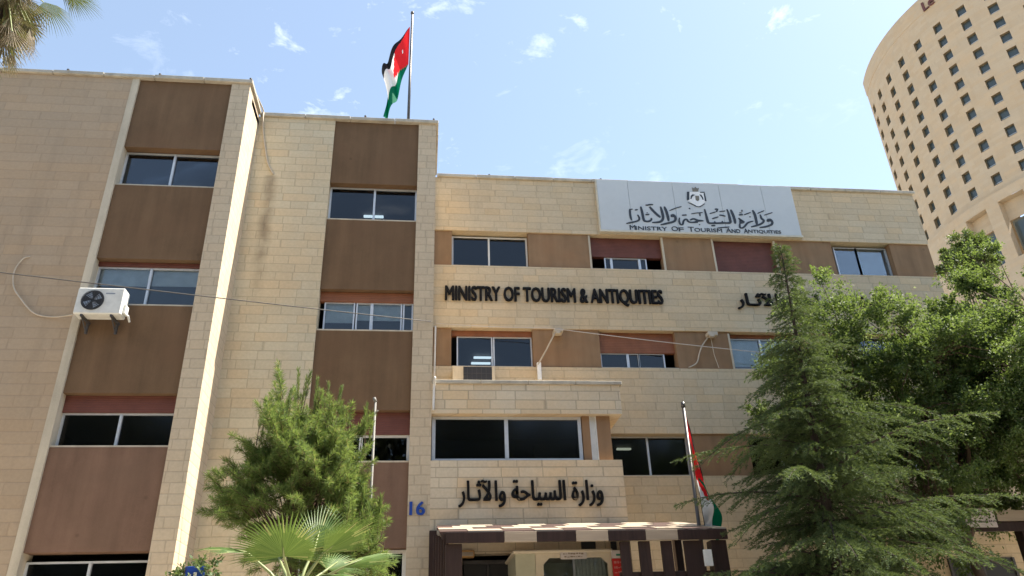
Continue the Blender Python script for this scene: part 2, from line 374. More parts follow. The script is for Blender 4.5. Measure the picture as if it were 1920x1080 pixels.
M['broad'] = leaf('broad leaves', (0.046, 0.090, 0.030), (0.125, 0.180, 0.062), (0.26, 0.29, 0.19), 0.46, 0.6, 0.2)
M['far_leaf'] = leaf('far pine foliage', (0.040, 0.075, 0.026), (0.110, 0.150, 0.050), None, 0.3)
M['fan'] = leaf('fan palm blades', (0.045, 0.100, 0.022), (0.130, 0.195, 0.050), (0.26, 0.27, 0.11), 0.22, 0.5, 0.25)
M['fan_stalk'] = plain('palm stalk', (0.20, 0.23, 0.09), 0.5)
M['dead_frond'] = leaf('dead palm fronds', (0.12, 0.085, 0.05), (0.30, 0.23, 0.14), (0.08, 0.10, 0.03), 0.3)
M['shrub'] = leaf('shrub leaves', (0.055, 0.10, 0.03), (0.17, 0.22, 0.10), None, 0.3)
M['flag_black'] = cloth('black cloth', (0.012, 0.012, 0.014), 0.1); M['flag_white'] = cloth('white cloth', (0.72, 0.72, 0.72)); M['flag_green'] = cloth('green cloth', (0.0, 0.13, 0.065), 0.3); M['flag_red'] = cloth('red cloth', (0.62, 0.02, 0.025), 0.4)

# ------------------------------------------------------------------ ground
def ground_profile(x, y):
    if y < 9.0: return 0.0
    if y < 12.5: return 1.85 * (y - 9.0) / 3.5
    return 1.85
g = MB()
ys = [-700, -120, -30, 9, 12.5, 34, 120, 900]; xs = [-900, -120, -30, 0, 30, 120, 900]
zs = {-700: -0.6, -120: -0.2, -30: -0.02, 9: -0.02, 12.5: 1.83, 34: 1.83, 120: 1.83, 900: 1.83}
vs = [(x, y, zs[y]) for y in ys for x in xs]; nx = len(xs)
g.add(vs, [(j*nx+i, j*nx+i+1, (j+1)*nx+i+1, (j+1)*nx+i) for j in range(len(ys)-1) for i in range(nx-1)])
tag(obj('ground', g, M['earth']), kind='structure')
g = MB(); g.add([(-120, -9, 0.0), (120, -9, 0.0), (120, 3.0, 0.0), (-120, 3.0, 0.0)], [(0, 1, 2, 3)])
tag(obj('road', g, M['asphalt']), kind='structure')
g = MB(); g.box(-120, 120, 3.0, 3.25, -0.1, 0.13); g.box(-120, 120, 3.25, 8.9, -0.1, 0.125)
tag(obj('pavement', g, M['paving']), kind='structure')
g = MB(); g.box(-20, 30, 12.6, 17.0, 1.7, 1.85); tag(obj('forecourt', g, M['paving']), kind='structure')

# ------------------------------------------------------------------ the ministry building
D1, D2, D3 = 17.0, 18.37, 21.05
ZR = 16.66; ZC = 16.78; ZB = 1.7
bld = empty('ministry_building', (0.0, 18.37, ZB))
tag(bld, 'stepped limestone office building with brown panels and rows of sliding windows', 'building')

m = MB()   # left wing stone
m.box(-18.0, -8.08, D1, D1 + .4, ZB, ZR)
obj('stone_wall', m, M['stone_wing'], bld)
m = MB(); m.box(-8.08, -7.90, D1 - .012, D1 + .5, ZB, ZR); obj('stone_strip', m, M['smooth_stone'], bld)
m = MB(); m.box(-5.46, -4.97, D1 - .01, D2 + .1, ZB, ZR); obj('stone_fin', m, M['stone_fin'], bld)
m = MB(); m.box(-4.97, -2.78, D2, D2 + .4, ZB, ZR); obj('stone_wall', m, M['stone_mid'], bld)
m = MB(); m.box(-.32, .20, D2, D3 + .3, ZB, ZR); obj('stone_pillar', m, M['stone_fin'], bld)
m = MB()   # centre block stone bands, set round the window rows
m.box(.20, 17.15, D3, D3 + .4, 14.62, ZR); m.box(.20, 17.15, D3, D3 + .4, 11.20, 13.34)
m.box(.20, 17.15, D3, D3 + .4, 7.93, 9.95); m.box(.20, 17.15, D3, D3 + .4, ZB, 6.70)
obj('stone_wall', m, M['stone_centre'], bld)
m = MB(); m.box(16.75, 17.15, D3 + .4, 32, ZB, ZR); m.box(-18, 17.15, 32, 32.4, ZB, ZR); m.box(-18, -17.6, D1 + .4, 32, ZB, ZR)
obj('stone_wall', m, M['stone_centre'], bld)
m = MB(); m.box(-17.6, -4.97, D1 + .4, 32, ZR - .35, ZR - .15); m.box(-4.97, -.32, D2 + .4, 32, ZR - .35, ZR - .15); m.box(-.32, 16.75, D3 + .4, 32, ZR - .35, ZR - .15)
obj('roof', m, M['coping'], bld)
m = MB()   # coping stones round the roof edge, in lengths with thin gaps
def coping_x(x0, x1, y, gap=0.006, ln=1.35):
    n = max(1, int(round((x1 - x0) / ln))); s = (x1 - x0) / n
    for i in range(n):
        dz = random.uniform(-.008, .012)
        m.bbox(x0 + i*s + gap, x0 + (i+1)*s - gap, y - .07 - random.uniform(0, .012), y + .46, ZR + .002, ZC + dz, .012)
coping_x(-18, -4.90, D1); coping_x(-4.95, .27, D2); coping_x(.28, 17.22, D3)
m.bbox(-5.40, -4.90, D1 + .47, D2 - .09, ZR + .002, ZC, .012); m.bbox(-.25, .27, D2 + .47, D3 - .09, ZR + .002, ZC, .012)
obj('coping', m, M['coping'], bld)

def panel(x0, x1, y, z0, z1, mat, name='render_panel', d=.34):
    q = MB(); q.box(x0, x1, y, y + d, z0, z1); return obj(name, q, mat, bld)
# left strip of panels
for z0, z1, mt in ((14.40, ZR, 'brown'), (11.06, 13.20, 'brown'), (7.64, 9.81, 'brown'), (4.27, 6.42, 'brown_pink'), (ZB, 2.9, 'brown_pink')):
    panel(-7.90, -5.46, D1 + .05, z0, z1, M[mt])
for z0, z1, mt in ((14.46, ZR, 'brown'), (11.06, 13.23, 'brown'), (7.73, 9.86, 'brown'), (4.46, 6.43, 'brown_pink'), (ZB, 2.9, 'brown_pink')):
    panel(-2.78, -.32, D2 + .06, z0, z1, M[mt])
for x0, x1 in ((.20, .78), (3.24, 5.29), (7.68, 9.46), (11.56, 13.60), (15.72, 17.15)):
    panel(x0, x1, D3 + .06, 13.34, 14.62, M['tan'])
    panel(x0, x1, D3 + .06, 9.95, 11.20, M['tan'])
    panel(x0, x1, D3 + .06, 6.70, 7.93, M['tan'])

# rooms behind the glass
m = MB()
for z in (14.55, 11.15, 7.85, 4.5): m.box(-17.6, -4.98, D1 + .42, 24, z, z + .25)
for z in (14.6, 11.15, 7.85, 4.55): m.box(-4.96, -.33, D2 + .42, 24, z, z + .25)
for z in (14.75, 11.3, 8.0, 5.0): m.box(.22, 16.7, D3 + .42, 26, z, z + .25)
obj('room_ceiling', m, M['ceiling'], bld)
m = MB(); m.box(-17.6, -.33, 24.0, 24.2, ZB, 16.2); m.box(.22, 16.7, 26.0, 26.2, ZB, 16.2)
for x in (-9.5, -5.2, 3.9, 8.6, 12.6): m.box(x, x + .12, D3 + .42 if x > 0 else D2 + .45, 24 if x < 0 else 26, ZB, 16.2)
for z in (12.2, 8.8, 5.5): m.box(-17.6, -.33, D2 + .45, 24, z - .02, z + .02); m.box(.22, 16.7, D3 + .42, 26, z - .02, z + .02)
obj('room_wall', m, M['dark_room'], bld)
def tube_lamp(x0, x1, y, z):
    q = MB(); q.bbox(x0, x1, y, y + .09, z - .06, z, .01); return obj('ceiling_lamp', q, M['tube'], bld)
tube_lamp(-7.0, -6.45, 19.0, 14.50); tube_lamp(-7.0, -6.45, 19.5, 14.50)
tube_lamp(-1.95, -1.35, 20.2, 14.55)
tube_lamp(1.6, 2.2, 23.4, 11.24); tube_lamp(1.55, 2.2, 23.9, 11.24)
tube_lamp(5.9, 6.35, 22.6, 7.95)

def window(x0, x1, y, z0, z1, mull=(), frame='alu', gl='glass', fw=.05, shutter=None, shut_mat='orange_shutter', blinds=(), skip=(), sill='smooth_stone', sashes=None, top_rail=True):
    """sliding window: frame with mullions, one pane per bay, optional roller shutter from z=shutter up and blinds (bay, depth)"""
    zt = shutter if shutter is not None else z1
    q = MB()
    if sashes is None:
        q.box(x0, x0 + fw, y, y + .07, z0, zt); q.box(x1 - fw, x1, y, y + .07, z0, zt)
        if top_rail: q.box(x0 + fw, x1 - fw, y + .004, y + .066, zt - fw * .8, zt)
        q.box(x0 + fw, x1 - fw, y + .004, y + .066, z0, z0 + fw * .7)
        edges = [x0 + fw]
        for k in mull:
            q.box(k - fw * .55, k + fw * .55, y - .012, y + .05, z0 + fw * .7, zt - fw * .8); edges += [k - fw * .55, k + fw * .55]
        edges.append(x1 - fw); bays = [(edges[i], edges[i+1]) for i in range(0, len(edges), 2)]
    else:       # slid sashes with open gaps between
        bays = []
        for a, b in sashes:
            q.box(a, a + fw * .8, y, y + .06, z0, zt); q.box(b - fw * .8, b, y, y + .06, z0, zt)
            q.box(a + fw * .8, b - fw * .8, y + .004, y + .056, z0, z0 + fw * .6); q.box(a + fw * .8, b - fw * .8, y + .004, y + .056, zt - fw * .6, zt)
            bays.append((a + fw * .8, b - fw * .8))
    w = obj('window', q, M[frame], bld)
    for i, (a, b) in enumerate(bays):
        if i in skip: continue
        p = MB(); yy = y + .03 + (.02 if i % 2 else 0); p.box(a, b, yy, yy + .006, z0 + fw * .6, zt - fw * .6); obj('pane', p, M[gl], w)
    if shutter is not None:
        p = MB(); p.box(x0, x1, y - .05, y + .10, zt + .002, z1); obj('shutter', p, M[shut_mat], w)
    for bay, dz, mt in blinds:
        a, b = bays[bay]; p = MB(); p.box(a, b, y + .10, y + .115, zt - fw - dz, zt - .01); obj('blind', p, M[mt], w)
    if sill:
        p = MB(); p.bbox(x0 - .0, x1 + .0, y - .21, y + .09, z0 - .045, z0 - .001, .006); obj('sill', p, M[sill], w)
    return w
yl = D1 + .27
window(-7.90, -5.46, yl, 13.245, 14.38, mull=(-6.66,))
window(-7.90, -5.46, yl, 9.855, 11.05, mull=(-6.66,), shutter=10.94, shut_mat='red_shutter', blinds=((0, .42, 'blind'), (1, .40, 'blind')), gl='glass_clear')
window(-7.90, -5.46, yl, 6.465, 7.635, mull=(-6.66,), shutter=7.25, shut_mat='red_shutter', gl='glass_dark')
window(-7.90, -5.46, yl, 2.95, 4.12, mull=(-6.66,), gl='glass_dark')
ym = D2 + .27
window(-2.78, -.32, ym, 13.275, 14.45, mull=(-1.52,), blinds=())
window(-2.78, -.32, ym, 9.905, 11.05, shutter=10.77, sashes=((-2.66, -1.86), (-1.83, -1.42), (-1.42, -.62), (-.6, -.33)), blinds=((0, .50, 'blind'), (1, .42, 'blind'), (2, .42, 'blind')), gl='glass_clear')
window(-2.78, -.32, ym, 6.475, 7.72, shutter=7.16, shut_mat='red_shutter', mull=(-1.5,), frame='white_frame', fw=.07)
window(-2.78, -.32, ym, 2.95, 4.45, mull=(-1.0,), frame='white_frame', fw=.09, gl='glass_dark')
yc = D3 + .27
window(.79, 3.23, yc, 13.385, 14.55, mull=(1.98,), frame='white_frame')
window(5.29, 7.68, yc, 13.385, 14.61, shutter=13.90, shut_mat='red_shutter', sashes=((5.75, 5.98), (5.98, 6.92), (6.92, 7.16)))
q = MB(); q.box(9.46, 11.56, yc - .06, yc + .08, 13.34, 14.61); sh = obj('window', q, M['red_shutter'], bld); tag(sh, 'fully closed dark red roller shutter')
window(13.60, 15.72, yc, 13.385, 14.55, sashes=((13.78, 14.62), (14.58, 15.70)), blinds=((1, 1.1, 'blind'),), gl='glass_clear')
window(.79, 3.23, yc, 9.995, 11.19, shutter=11.02, sashes=((.95, 2.03), (2.05, 3.23)))
window(5.29, 7.68, yc, 9.995, 11.19, shutter=10.53, sashes=((5.32, 6.18), (6.18, 6.55), (6.50, 7.34)))
window(9.46, 11.56, yc, 9.995, 11.19, shutter=11.08, mull=(10.5,), blinds=((0, .85, 'blind'), (1, .85, 'blind')), gl='glass_clear')
window(13.60, 15.72, yc, 9.995, 11.19, mull=(14.65,))
window(.79, 3.23, yc, 6.745, 7.92, mull=(1.98,)); window(5.29, 7.68, yc, 6.745, 7.92, mull=(6.48,), gl='glass_dark')
window(9.46, 11.56, yc, 6.745, 7.92, mull=(10.5,), gl='glass_dark'); window(13.60, 15.72, yc, 6.745, 7.92, mull=(14.65,), gl='glass_dark')

# thin upright cream jamb posts beside shuttered openings
for x, z0, z1 in ((5.25, 13.345, 14.6), (7.70, 13.345, 14.6), (9.42, 13.345, 14.6), (11.58, 13.345, 14.6), (9.42, 9.96, 11.15)):
    q = MB(); q.box(x - .03, x + .03, D3 + .045, D3 + .12, z0, z1); obj('jamb', q, M['smooth_stone'], bld)

# entrance bay
m = MB(); m.box(.20, 4.90, D2 + .005, D2 + .38, 4.62, 6.46); m.box(4.55, 4.90, D2 + .38, D3, 4.62, 6.46); m.box(.20, 4.90, D2 + .38, D3, 6.30, 6.455)
m.box(.20, .95, D2 + .005, D2 + .38, ZB, 4.62); m.box(2.15, 4.90, D2 + .005, D2 + .38, ZB, 4.62); m.box(.95, 2.15, D2 + .005, D2 + .38, 4.30, 4.62)
m.box(4.55, 4.90, D2 + .38, D3, ZB, 4.62)
m.box(.20, 5.02, D2 - .01, D3, 7.63, 8.40)
obj('entrance_bay_wall', m, M['stone_bay'], bld)
m = MB()
for i in range(4): m.bbox(.205 + i*1.22, .205 + (i+1)*1.22 - .006, D2 - .06, D2 + .3, 8.402, 8.50, .01)
m.bbox(4.76, 5.08, D2 + .305, D3 - .01, 8.402, 8.495, .01); obj('bay_coping', m, M['coping'], bld)
yb = D2 + .22
w = window(.22, 3.98, yb, 6.50, 7.62, mull=(2.07,), gl='glass_dark', fw=.085, sill=None)
q = MB(); q.box(4.00, 4.19, yb - .06, yb + .2, 6.47, 7.625); q.box(4.37, 4.72, yb - .06, yb + .2, 6.47, 7.625); q.box(4.50, 4.72, yb + .2, D3, 6.47, 7.625); obj('render_panel', q, M['tan'], bld)
q = MB(); q.box(4.19, 4.37, yb, yb + .12, 6.47, 7.625); q.box(4.19, 4.215, yb - .05, yb - .001, 6.47, 7.625); q.box(4.345, 4.37, yb - .05, yb - .001, 6.47, 7.625); obj('window', q, M['white_frame'], bld)
m = MB(); m.box(.25, 4.5, 20.6, 20.7, 6.47, 7.6); m.box(.22, .28, D2 + .4, 20.6, 6.47, 7.6); obj('room_wall', m, M['dark_room'], bld)
q = MB(); q.box(2.9, 3.55, 19.4, 19.8, 6.47, 7.15); obj('cabinet', q, M['ceiling'], bld)
m = MB(); m.box(.9, 2.2, 20.3, 20.4, ZB, 4.6); m.box(.85, .95, D2 + .4, 20.3, ZB, 4.6); m.box(2.15, 2.25, D2 + .4, 20.3, ZB, 4.6); m.box(.95, 2.15, D2 + .4, 20.3, 4.45, 4.6)
obj('doorway_lining', m, M['dark_room'], bld)
q = MB(); q.box(1.0, 1.52, D2 + .25, D2 + .3, ZB + .15, 4.1); q.box(1.58, 2.1, D2 + .25, D2 + .3, ZB + .15, 4.1); dr = obj('entrance_door', q, M['ac_dark'], bld)
q = MB(); q.box(.99, 2.11, D2 + .20, D2 + .26, 4.1, 4.18); q.box(1.53, 1.57, D2 + .2, D2 + .26, ZB + .15, 4.1); obj('door_frame', q, M['dark_steel'], dr)

# ------------------------------------------------------------------ lettering and signs
def text_mb(body, x0, x1, z0, z1, y, depth, bold=0.0, fit=True):
    cu = bpy.data.curves.new('lettering', 'FONT'); cu.body = body; cu.size = 1.0; cu.resolution_u = 3; cu.extrude = 0.5; cu.align_x = 'LEFT'
    o = bpy.data.objects.new('lettering', cu); COL.objects.link(o); bpy.context.view_layer.update()
    me = bpy.data.meshes.new_from_object(o.evaluated_get(bpy.context.evaluated_depsgraph_get()))
    V = np.array([v.co[:] for v in me.vertices]); F = [tuple(p.vertices) for p in me.polygons]
    bpy.data.objects.remove(o); bpy.data.curves.remove(cu); bpy.data.meshes.remove(me)
    a = V.min(0); b = V.max(0)
    sx = (x1 - x0) / (b[0] - a[0]); sz = (z1 - z0) / (b[1] - a[1])
    q = MB(); b_ = bold * sz
    for i, (ox, oz) in enumerate(((0, 0),) if bold == 0 else ((-b_, 0), (b_, 0), (0, b_ * .35))):
        q.add([(x0 + (p[0] - a[0]) * sx + ox, y - (p[2] + .5) * depth - i * .0012, z0 + (p[1] - a[1]) * sz + oz) for p in V], F)
    return q
def lettering(q, nwords, mat, loc, label):
    """one lettering thing with one part per word, cut at the widest gaps"""
    iv = sorted((min(q.v[i][0] for i in f), max(q.v[i][0] for i in f)) for f in q.f)
    gaps = []; end = iv[0][1]
    for a, b in iv:
        if a > end: gaps.append((a - end, (a + end) / 2))
        end = max(end, b)
    cuts = sorted(c for _, c in sorted(gaps)[::-1][:nwords - 1]); root = empty('wall_lettering', loc); tag(root, label, 'lettering')
    words = [MB() for _ in range(len(cuts) + 1)]
    for f in q.f:
        x = sum(q.v[i][0] for i in f) / len(f); w_ = words[sum(x > c for c in cuts)]; w_.add([q.v[i] for i in f], [tuple(range(len(f)))])
    for w_ in words: obj('word', w_, mat, root)
    return root
# Arabic in presentation forms, already in visual order (left to right)
W1 = '\uFEED\uFEAF\uFE8D\uFEAD\uFE93'; W2 = '\uFE8D\uFEDF\uFEB4\uFEF4\uFE8E\uFEA3\uFE94'; W3 = '\uFEED\uFE8D\uFEF5\uFE9B\u0640\uFE8E\uFEAD'
AR = ' '.join((W1, W2, W3))[::-1]
lettering(text_mb('MINISTRY OF TOURISM & ANTIQUITIES', .59, 7.42, 11.99, 12.57, D3 - .02, .07, .024), 5, M['black'], (4, D3, 12), 'black condensed capitals reading MINISTRY OF TOURISM & ANTIQUITIES on the stone band')
lettering(text_mb(AR, 9.86, 15.15, 11.97, 12.54, D3 - .02, .07, .020), 3, M['black'], (12.5, D3, 12), 'black Arabic lettering on the upper stone band, partly behind the trees')
lettering(text_mb(AR, .87, 4.33, 5.33, 5.97, D2 - .015, .05, .020), 3, M['black'], (2.6, D2, 5.4), 'black Arabic lettering on the entrance bay above the pergola')
o = obj('house_number', text_mb('16', -.265, .075, 5.17, 5.48, D2 - .012, .03, .03), M['blue'], None, loc=(-.1, D2, 5.2))
tag(o, 'blue number 16 on the narrow stone pillar', 'house number')

sg = empty('ministry_sign', (9.05, D3, 14.7))
tag(sg, 'large pale grey sign board with coat of arms on the top parapet', 'sign')
sy = D3 - .16
q = MB(); xs_ = [5.64, 6.70, 8.26, 9.90, 11.42, 12.52]
for i in range(5): q.bbox(xs_[i] + .004, xs_[i+1] - .004, sy, sy + .03, 14.72, 16.70, .004)
q.box(5.66, 12.5, sy + .031, D3 - .001, 14.74, 16.68)
obj('panel', q, M['sign_panel'], sg)
q = MB(); q.bbox(5.60, 12.56, sy - .012, D3 - .001, 14.64, 14.717, .006); q.bbox(5.60, 5.638, sy - .006, D3 - .001, 14.72, 16.70, .006); obj('edge_trim', q, M['sign_edge'], sg)
STROKES = [(1,[(6.916,15.326),(6.96,15.213),(6.935,15.115),(6.816,15.053),(6.671,15.016),(6.497,14.966)]),(1,[(6.677,15.547),(6.665,15.366),(6.671,15.219),(6.691,15.102)]),(0.7,[(6.66,15.522),(6.776,15.543)]),(0.8,[(6.844,15.507),(6.946,15.533)]),(1.2,[(7.059,15.653),(7.084,15.431),(7.099,15.186),(7.12,15.102),(7.213,15.073),(7.316,15.101),(7.384,15.177),(7.349,15.203)]),(0.9,[(7.187,15.336),(7.325,15.358)]),(0.8,[(7.238,15.412),(7.268,15.422)]),(1.3,[(7.368,15.665),(7.439,15.544),(7.563,15.384),(7.689,15.249)]),(1.3,[(7.743,15.68),(7.772,15.458),(7.777,15.244),(7.716,15.119),(7.595,15.061),(7.379,15.037)]),(1,[(7.232,15.726),(7.303,15.721),(7.377,15.744),(7.5,15.749)]),(1.3,[(7.873,15.685),(7.92,15.496),(7.948,15.267),(7.95,15.116)]),(1.2,[(8.154,15.307),(8.069,15.296),(8.081,15.354),(8.147,15.365),(8.19,15.309),(8.201,15.21),(8.135,15.11),(7.918,15.033),(7.66,14.959)]),(0.6,[(8.032,15.53),(8.24,15.628),(8.475,15.713)]),(1.1,[(8.72,15.652),(8.768,15.637)]),(0.9,[(8.441,15.364),(8.609,15.382)]),(1,[(8.342,15.265),(8.314,15.116),(8.342,15.003),(8.413,15.003),(8.477,15.155),(8.571,15.211),(8.643,15.112),(8.784,15.093),(8.957,15.099)]),(1.1,[(8.691,15.178),(8.822,15.236),(8.968,15.185),(9.157,15.169)]),(1,[(9.157,15.169),(8.979,15.157),(8.833,15.105),(8.709,15.095)]),(1,[(8.982,15.023),(9.018,15.007)]),(0.6,[(8.773,15.431),(8.948,15.47),(9.177,15.5)]),(0.6,[(9.072,15.474),(9.069,15.351)]),(1.3,[(9.267,15.638),(9.282,15.429),(9.296,15.218),(9.313,15.11),(9.352,15.085),(9.569,15.092),(9.85,15.112),(10.073,15.133),(10.091,15.301),(10.08,15.513),(10.05,15.664)]),(0.9,[(9.539,15.096),(9.547,15.166)]),(0.9,[(9.803,15.111),(9.812,15.185)]),(1.3,[(10.182,15.656),(10.223,15.483),(10.252,15.289),(10.254,15.104)]),(0.6,[(9.419,15.466),(9.64,15.541)]),(0.8,[(9.627,15.652),(9.721,15.656),(9.665,15.55)]),(0.6,[(9.775,15.558),(9.984,15.595)]),(0.9,[(9.745,15.42),(9.838,15.415),(9.956,15.38)]),(0.8,[(9.469,15.263),(9.703,15.348)]),(1,[(9.399,14.989),(9.542,15.0)]),(0.7,[(9.592,14.9),(9.821,14.936),(10.026,14.961)]),(1.1,[(10.398,15.326),(10.491,15.231),(10.562,15.177),(10.459,15.138),(10.432,15.207),(10.482,15.227)]),(0.9,[(10.436,15.452),(10.583,15.468)]),(0.8,[(10.579,15.661),(10.569,15.585)]),(0.6,[(10.467,15.542),(10.567,15.532)]),(1,[(10.42,15.137),(10.387,14.978),(10.453,14.931),(10.559,15.001),(10.697,15.147),(10.903,15.225)]),(1.1,[(10.792,15.389),(10.847,15.391)]),(0.6,[(10.618,15.466),(10.88,15.571)]),(1.3,[(10.957,15.663),(11.004,15.477),(11.009,15.246),(11.007,15.084)]),(1.1,[(11.196,15.493),(11.215,15.343),(11.28,15.256),(11.193,15.147),(11.022,15.067),(10.782,14.988)]),(0.6,[(11.11,15.538),(11.37,15.661)]),(1.2,[(11.528,15.257),(11.408,15.243),(11.442,15.298),(11.523,15.31),(11.57,15.214),(11.543,15.133),(11.461,15.074),(11.293,15.015),(11.075,14.972)]),(0.6,[(11.331,15.475),(11.65,15.595)])]
q = MB()
for i, (w_, pts) in enumerate(STROKES): q.stroke(pts, .062 * w_, sy - .014 - .0006 * (i % 7), sy - .002)
obj('arabic_lettering', q, M['ink'], sg)
# small-capital English line, one word at a time
q = MB()
def smallcaps(word, x0, x1, z0, zc, zs):
    n = len(word); first = (x1 - x0) * 1.35 / (n + .35)
    a = text_mb(word[0], x0, x0 + first * .93, z0, zc, sy - .001, .012, .012); b = text_mb(word[1:], x0 + first, x1, z0, zs, sy - .001, .012, .012)
    q.add(a.v, a.f); q.add(b.v, b.f)
for wd, a, b in (('MINISTRY', 6.60, 7.86), ('OF', 8.01, 8.43), ('TOURISM', 8.58, 9.74), ('AND', 9.88, 10.37), ('ANTIQUITIES', 10.50, 11.80)):
    smallcaps(wd, a, b, 14.735, 14.915, 14.88)
obj('english_lettering', q, M['ink'], sg)
q = MB(); q.prism([(8.80, 16.32), (8.74, 15.96), (9.02, 15.73), (9.12, 15.73), (9.37, 15.965), (9.36, 16.34)][::1], sy - .010, sy - .002); em = obj('coat_of_arms', q, M['white'], sg)
q = MB()
for p in ([(8.746,16.321),(8.698,15.982),(8.784,15.985),(8.837,16.325)], [(9.206,16.296),(9.370,16.303),(9.376,16.342),(9.212,16.335)], [(9.332,16.29),(9.323,15.963),(9.385,15.965),(9.374,16.29)],
          [(8.824,16.031),(8.856,16.021),(8.926,16.145),(9.022,16.20),(8.937,16.224),(8.862,16.165)], [(9.227,16.114),(9.255,16.015),(9.289,16.017),(9.277,16.127),(9.234,16.225),(9.167,16.222)]):
    q.prism(p, sy - .016, sy - .011)
q.stroke([(8.717,15.883),(8.913,15.793),(8.998,15.735),(9.122,15.735),(9.302,15.852)], .035, sy - .016, sy - .011)
obj('mantle', q, M['ink'], em)
q = MB(); q.prism([(8.95,16.341),(9.147,16.349),(9.195,16.50),(9.12,16.47),(9.07,16.54),(9.02,16.47),(8.95,16.51)], sy - .016, sy - .011); q.prism([(9.009,15.994),(9.068,15.947),(9.133,15.999),(9.149,16.166),(9.015,16.166)], sy - .018, sy - .012)
obj('crown', q, plain('bronze grey', (0.16, 0.145, 0.115), 0.5), em)

# ------------------------------------------------------------------ things fixed to the building
ac = empty('air_conditioner', (-7.5, D1, 9.25))
tag(ac, 'white outdoor air conditioner unit with round dark fan on the left wing', 'air conditioner')
x0, x1, y0, y1, z0, z1 = -7.88, -6.86, 16.52, 16.86, 9.33, 9.99
q = MB(); q.bbox(x0, x1, y0, y1, z0, z1, .025); obj('casing', q, M['ac_white'], ac)
q = MB(); cx, cz, rr = x0 + .37, 9.665, .245
q.v = []; n = 36
ring = lambda r, y: [(cx + r*math.cos(2*math.pi*k/n), y, cz + r*math.sin(2*math.pi*k/n)) for k in range(n)]
q.add(ring(rr, y0 - .004) , [tuple(range(n))]); fan = obj('fan_recess', q, M['ac_dark'], ac)
q = MB()
for k in range(4):
    a = k * math.pi / 2 + .5
    pts = [(cx + r*math.cos(a + d), y0 - .010 - .004*i, cz + r*math.sin(a + d)) for i, (r, d) in enumerate(((.05, -.5), (.20, -.25), (.20, .45), (.05, .5)))]
    q.add(pts, [(0, 1, 2, 3)])
obj('fan_blade', q, M['steel'], fan)
q = MB()
for r in (.06, .11, .16, .21, .245): q.tube(ring(r, y0 - .022) + ring(r, y0 - .022)[:1], .005, 5, cap=False)
for k in range(8): a = k*math.pi/4; q.tube([(cx + .05*math.cos(a), y0 - .022, cz + .05*math.sin(a)), (cx + .245*math.cos(a), y0 - .022, cz + .245*math.sin(a))], .005, 5)
obj('fan_guard', q, M['ac_dark'], fan)
q = MB(); q.box(x0 + .62, x0 + .82, y0 - .003, y0 - .0005, 9.83, 9.86); obj('badge', q, M['steel'], ac)
q = MB(); q.bbox(x1 + .001, x1 + .06, y0 + .1, y1 - .05, 9.40, 9.62, .01); q.tube([(x1 + .03, y0 + .2, 9.42), (x1 + .10, y0 + .2, 9.38), (x1 + .10, y0 + .35, 9.30)], .025, 8); obj('valve_cover', q, M['ac_white'], ac)
for bx in (x0 + .16, x1 - .22):
    q = MB(); q.box(bx, bx + .05, y0 + .02, D1 + .04, z0 - .05, z0 - .002); q.box(bx, bx + .05, D1 - .06, D1 - .002, z0 - .30, z0 - .052); q.tube([(bx + .025, y0 + .08, z0 - .05), (bx + .025, D1 - .03, z0 - .28)], .016, 6); obj('bracket', q, M['dark_steel'], ac)

def tube_thing(name, pts, r, mat, label, cat, group=None, n=8):
    P = [Vector(p) for p in pts]; Q = []
    for i in range(len(P) - 1):
        p0 = P[max(i-1, 0)]; p1 = P[i]; p2 = P[i+1]; p3 = P[min(i+2, len(P)-1)]
        for j in range(6):
            t = j / 6; Q.append(0.5*((2*p1) + (p2-p0)*t + (2*p0-5*p1+4*p2-p3)*t*t + (3*p1-p0-3*p2+p3)*t*t*t))
    Q.append(P[-1]); q = MB(); q.tube(Q, r, n)
    return tag(obj(name, q, M[mat], None, True, loc=tuple(P[0])), label, cat, group)
tube_thing('conduit', [(-9.37, D1 - .0, 11.02), (-9.50, D1 - .04, 10.93), (-9.60, D1 - .05, 10.6), (-9.52, D1 - .05, 10.2), (-9.30, D1 - .05, 9.90), (-8.91, D1 - .05, 9.52), (-8.45, D1 - .05, 9.43), (-7.86, D1 - .2, 9.46)], .017, 'hose', 'white hose curving down the left stone wall to the air conditioner', 'hose')
tube_thing('conduit', [(-4.99, D1 + .2, ZC + .04), (-4.90, D1 + .9, ZC + .03), (-4.86, D2 - .11, ZC + .02), (-4.84, D2 - .11, ZR - .1), (-4.80, D2 - .03, 16.1), (-4.66, D2 - .03, 15.44), (-4.55, D2 - .03, 15.0), (-4.36, D2 - .03, 14.62)], .025, 'hose', 'cream hose hanging from the roof corner beside the tall fin', 'hose')
tube_thing('drain_pipe', [(.30, D3 - .06, 11.2), (.29, D3 - .06, 10.0), (.27, D3 - .10, 8.9), (.27, D2 - .04, 8.55), (.25, D2 - .05, 8.3), (.24, D2 - .04, 7.7)], .03, 'pipe_white', 'pale pipe in the corner between pillar and centre block', 'pipe')
tube_thing('awning_arm', [(3.28, D3 - .1, 9.90), (3.55, D3 - .22, 10.35), (3.78, D3 - .30, 10.78), (3.88, D3 - .25, 10.98)], .024, 'hose', 'straight tan pipe leaning below the first wall box, between the windows', 'pipe')
tube_thing('conduit', [(7.95, D3 - .03, 9.97), (8.22, D3 - .03, 10.12), (8.36, D3 - .03, 10.45), (8.50, D3 - .03, 10.72), (8.72, D3 - .03, 10.98)], .022, 'hose', 'wavy tan hose below the second wall box, right of the orange shutter', 'hose')
q = MB(); q.tube([(8.80, D3 - .03, 10.95), (8.82, D3 - .03, 10.4), (8.90, D3 - .03, 9.97)], .011, 6); tag(obj('conduit', q, M['hose'], None, loc=(8.9, D3, 10)), 'thin straight tan cable beside the wavy hose', 'cable')
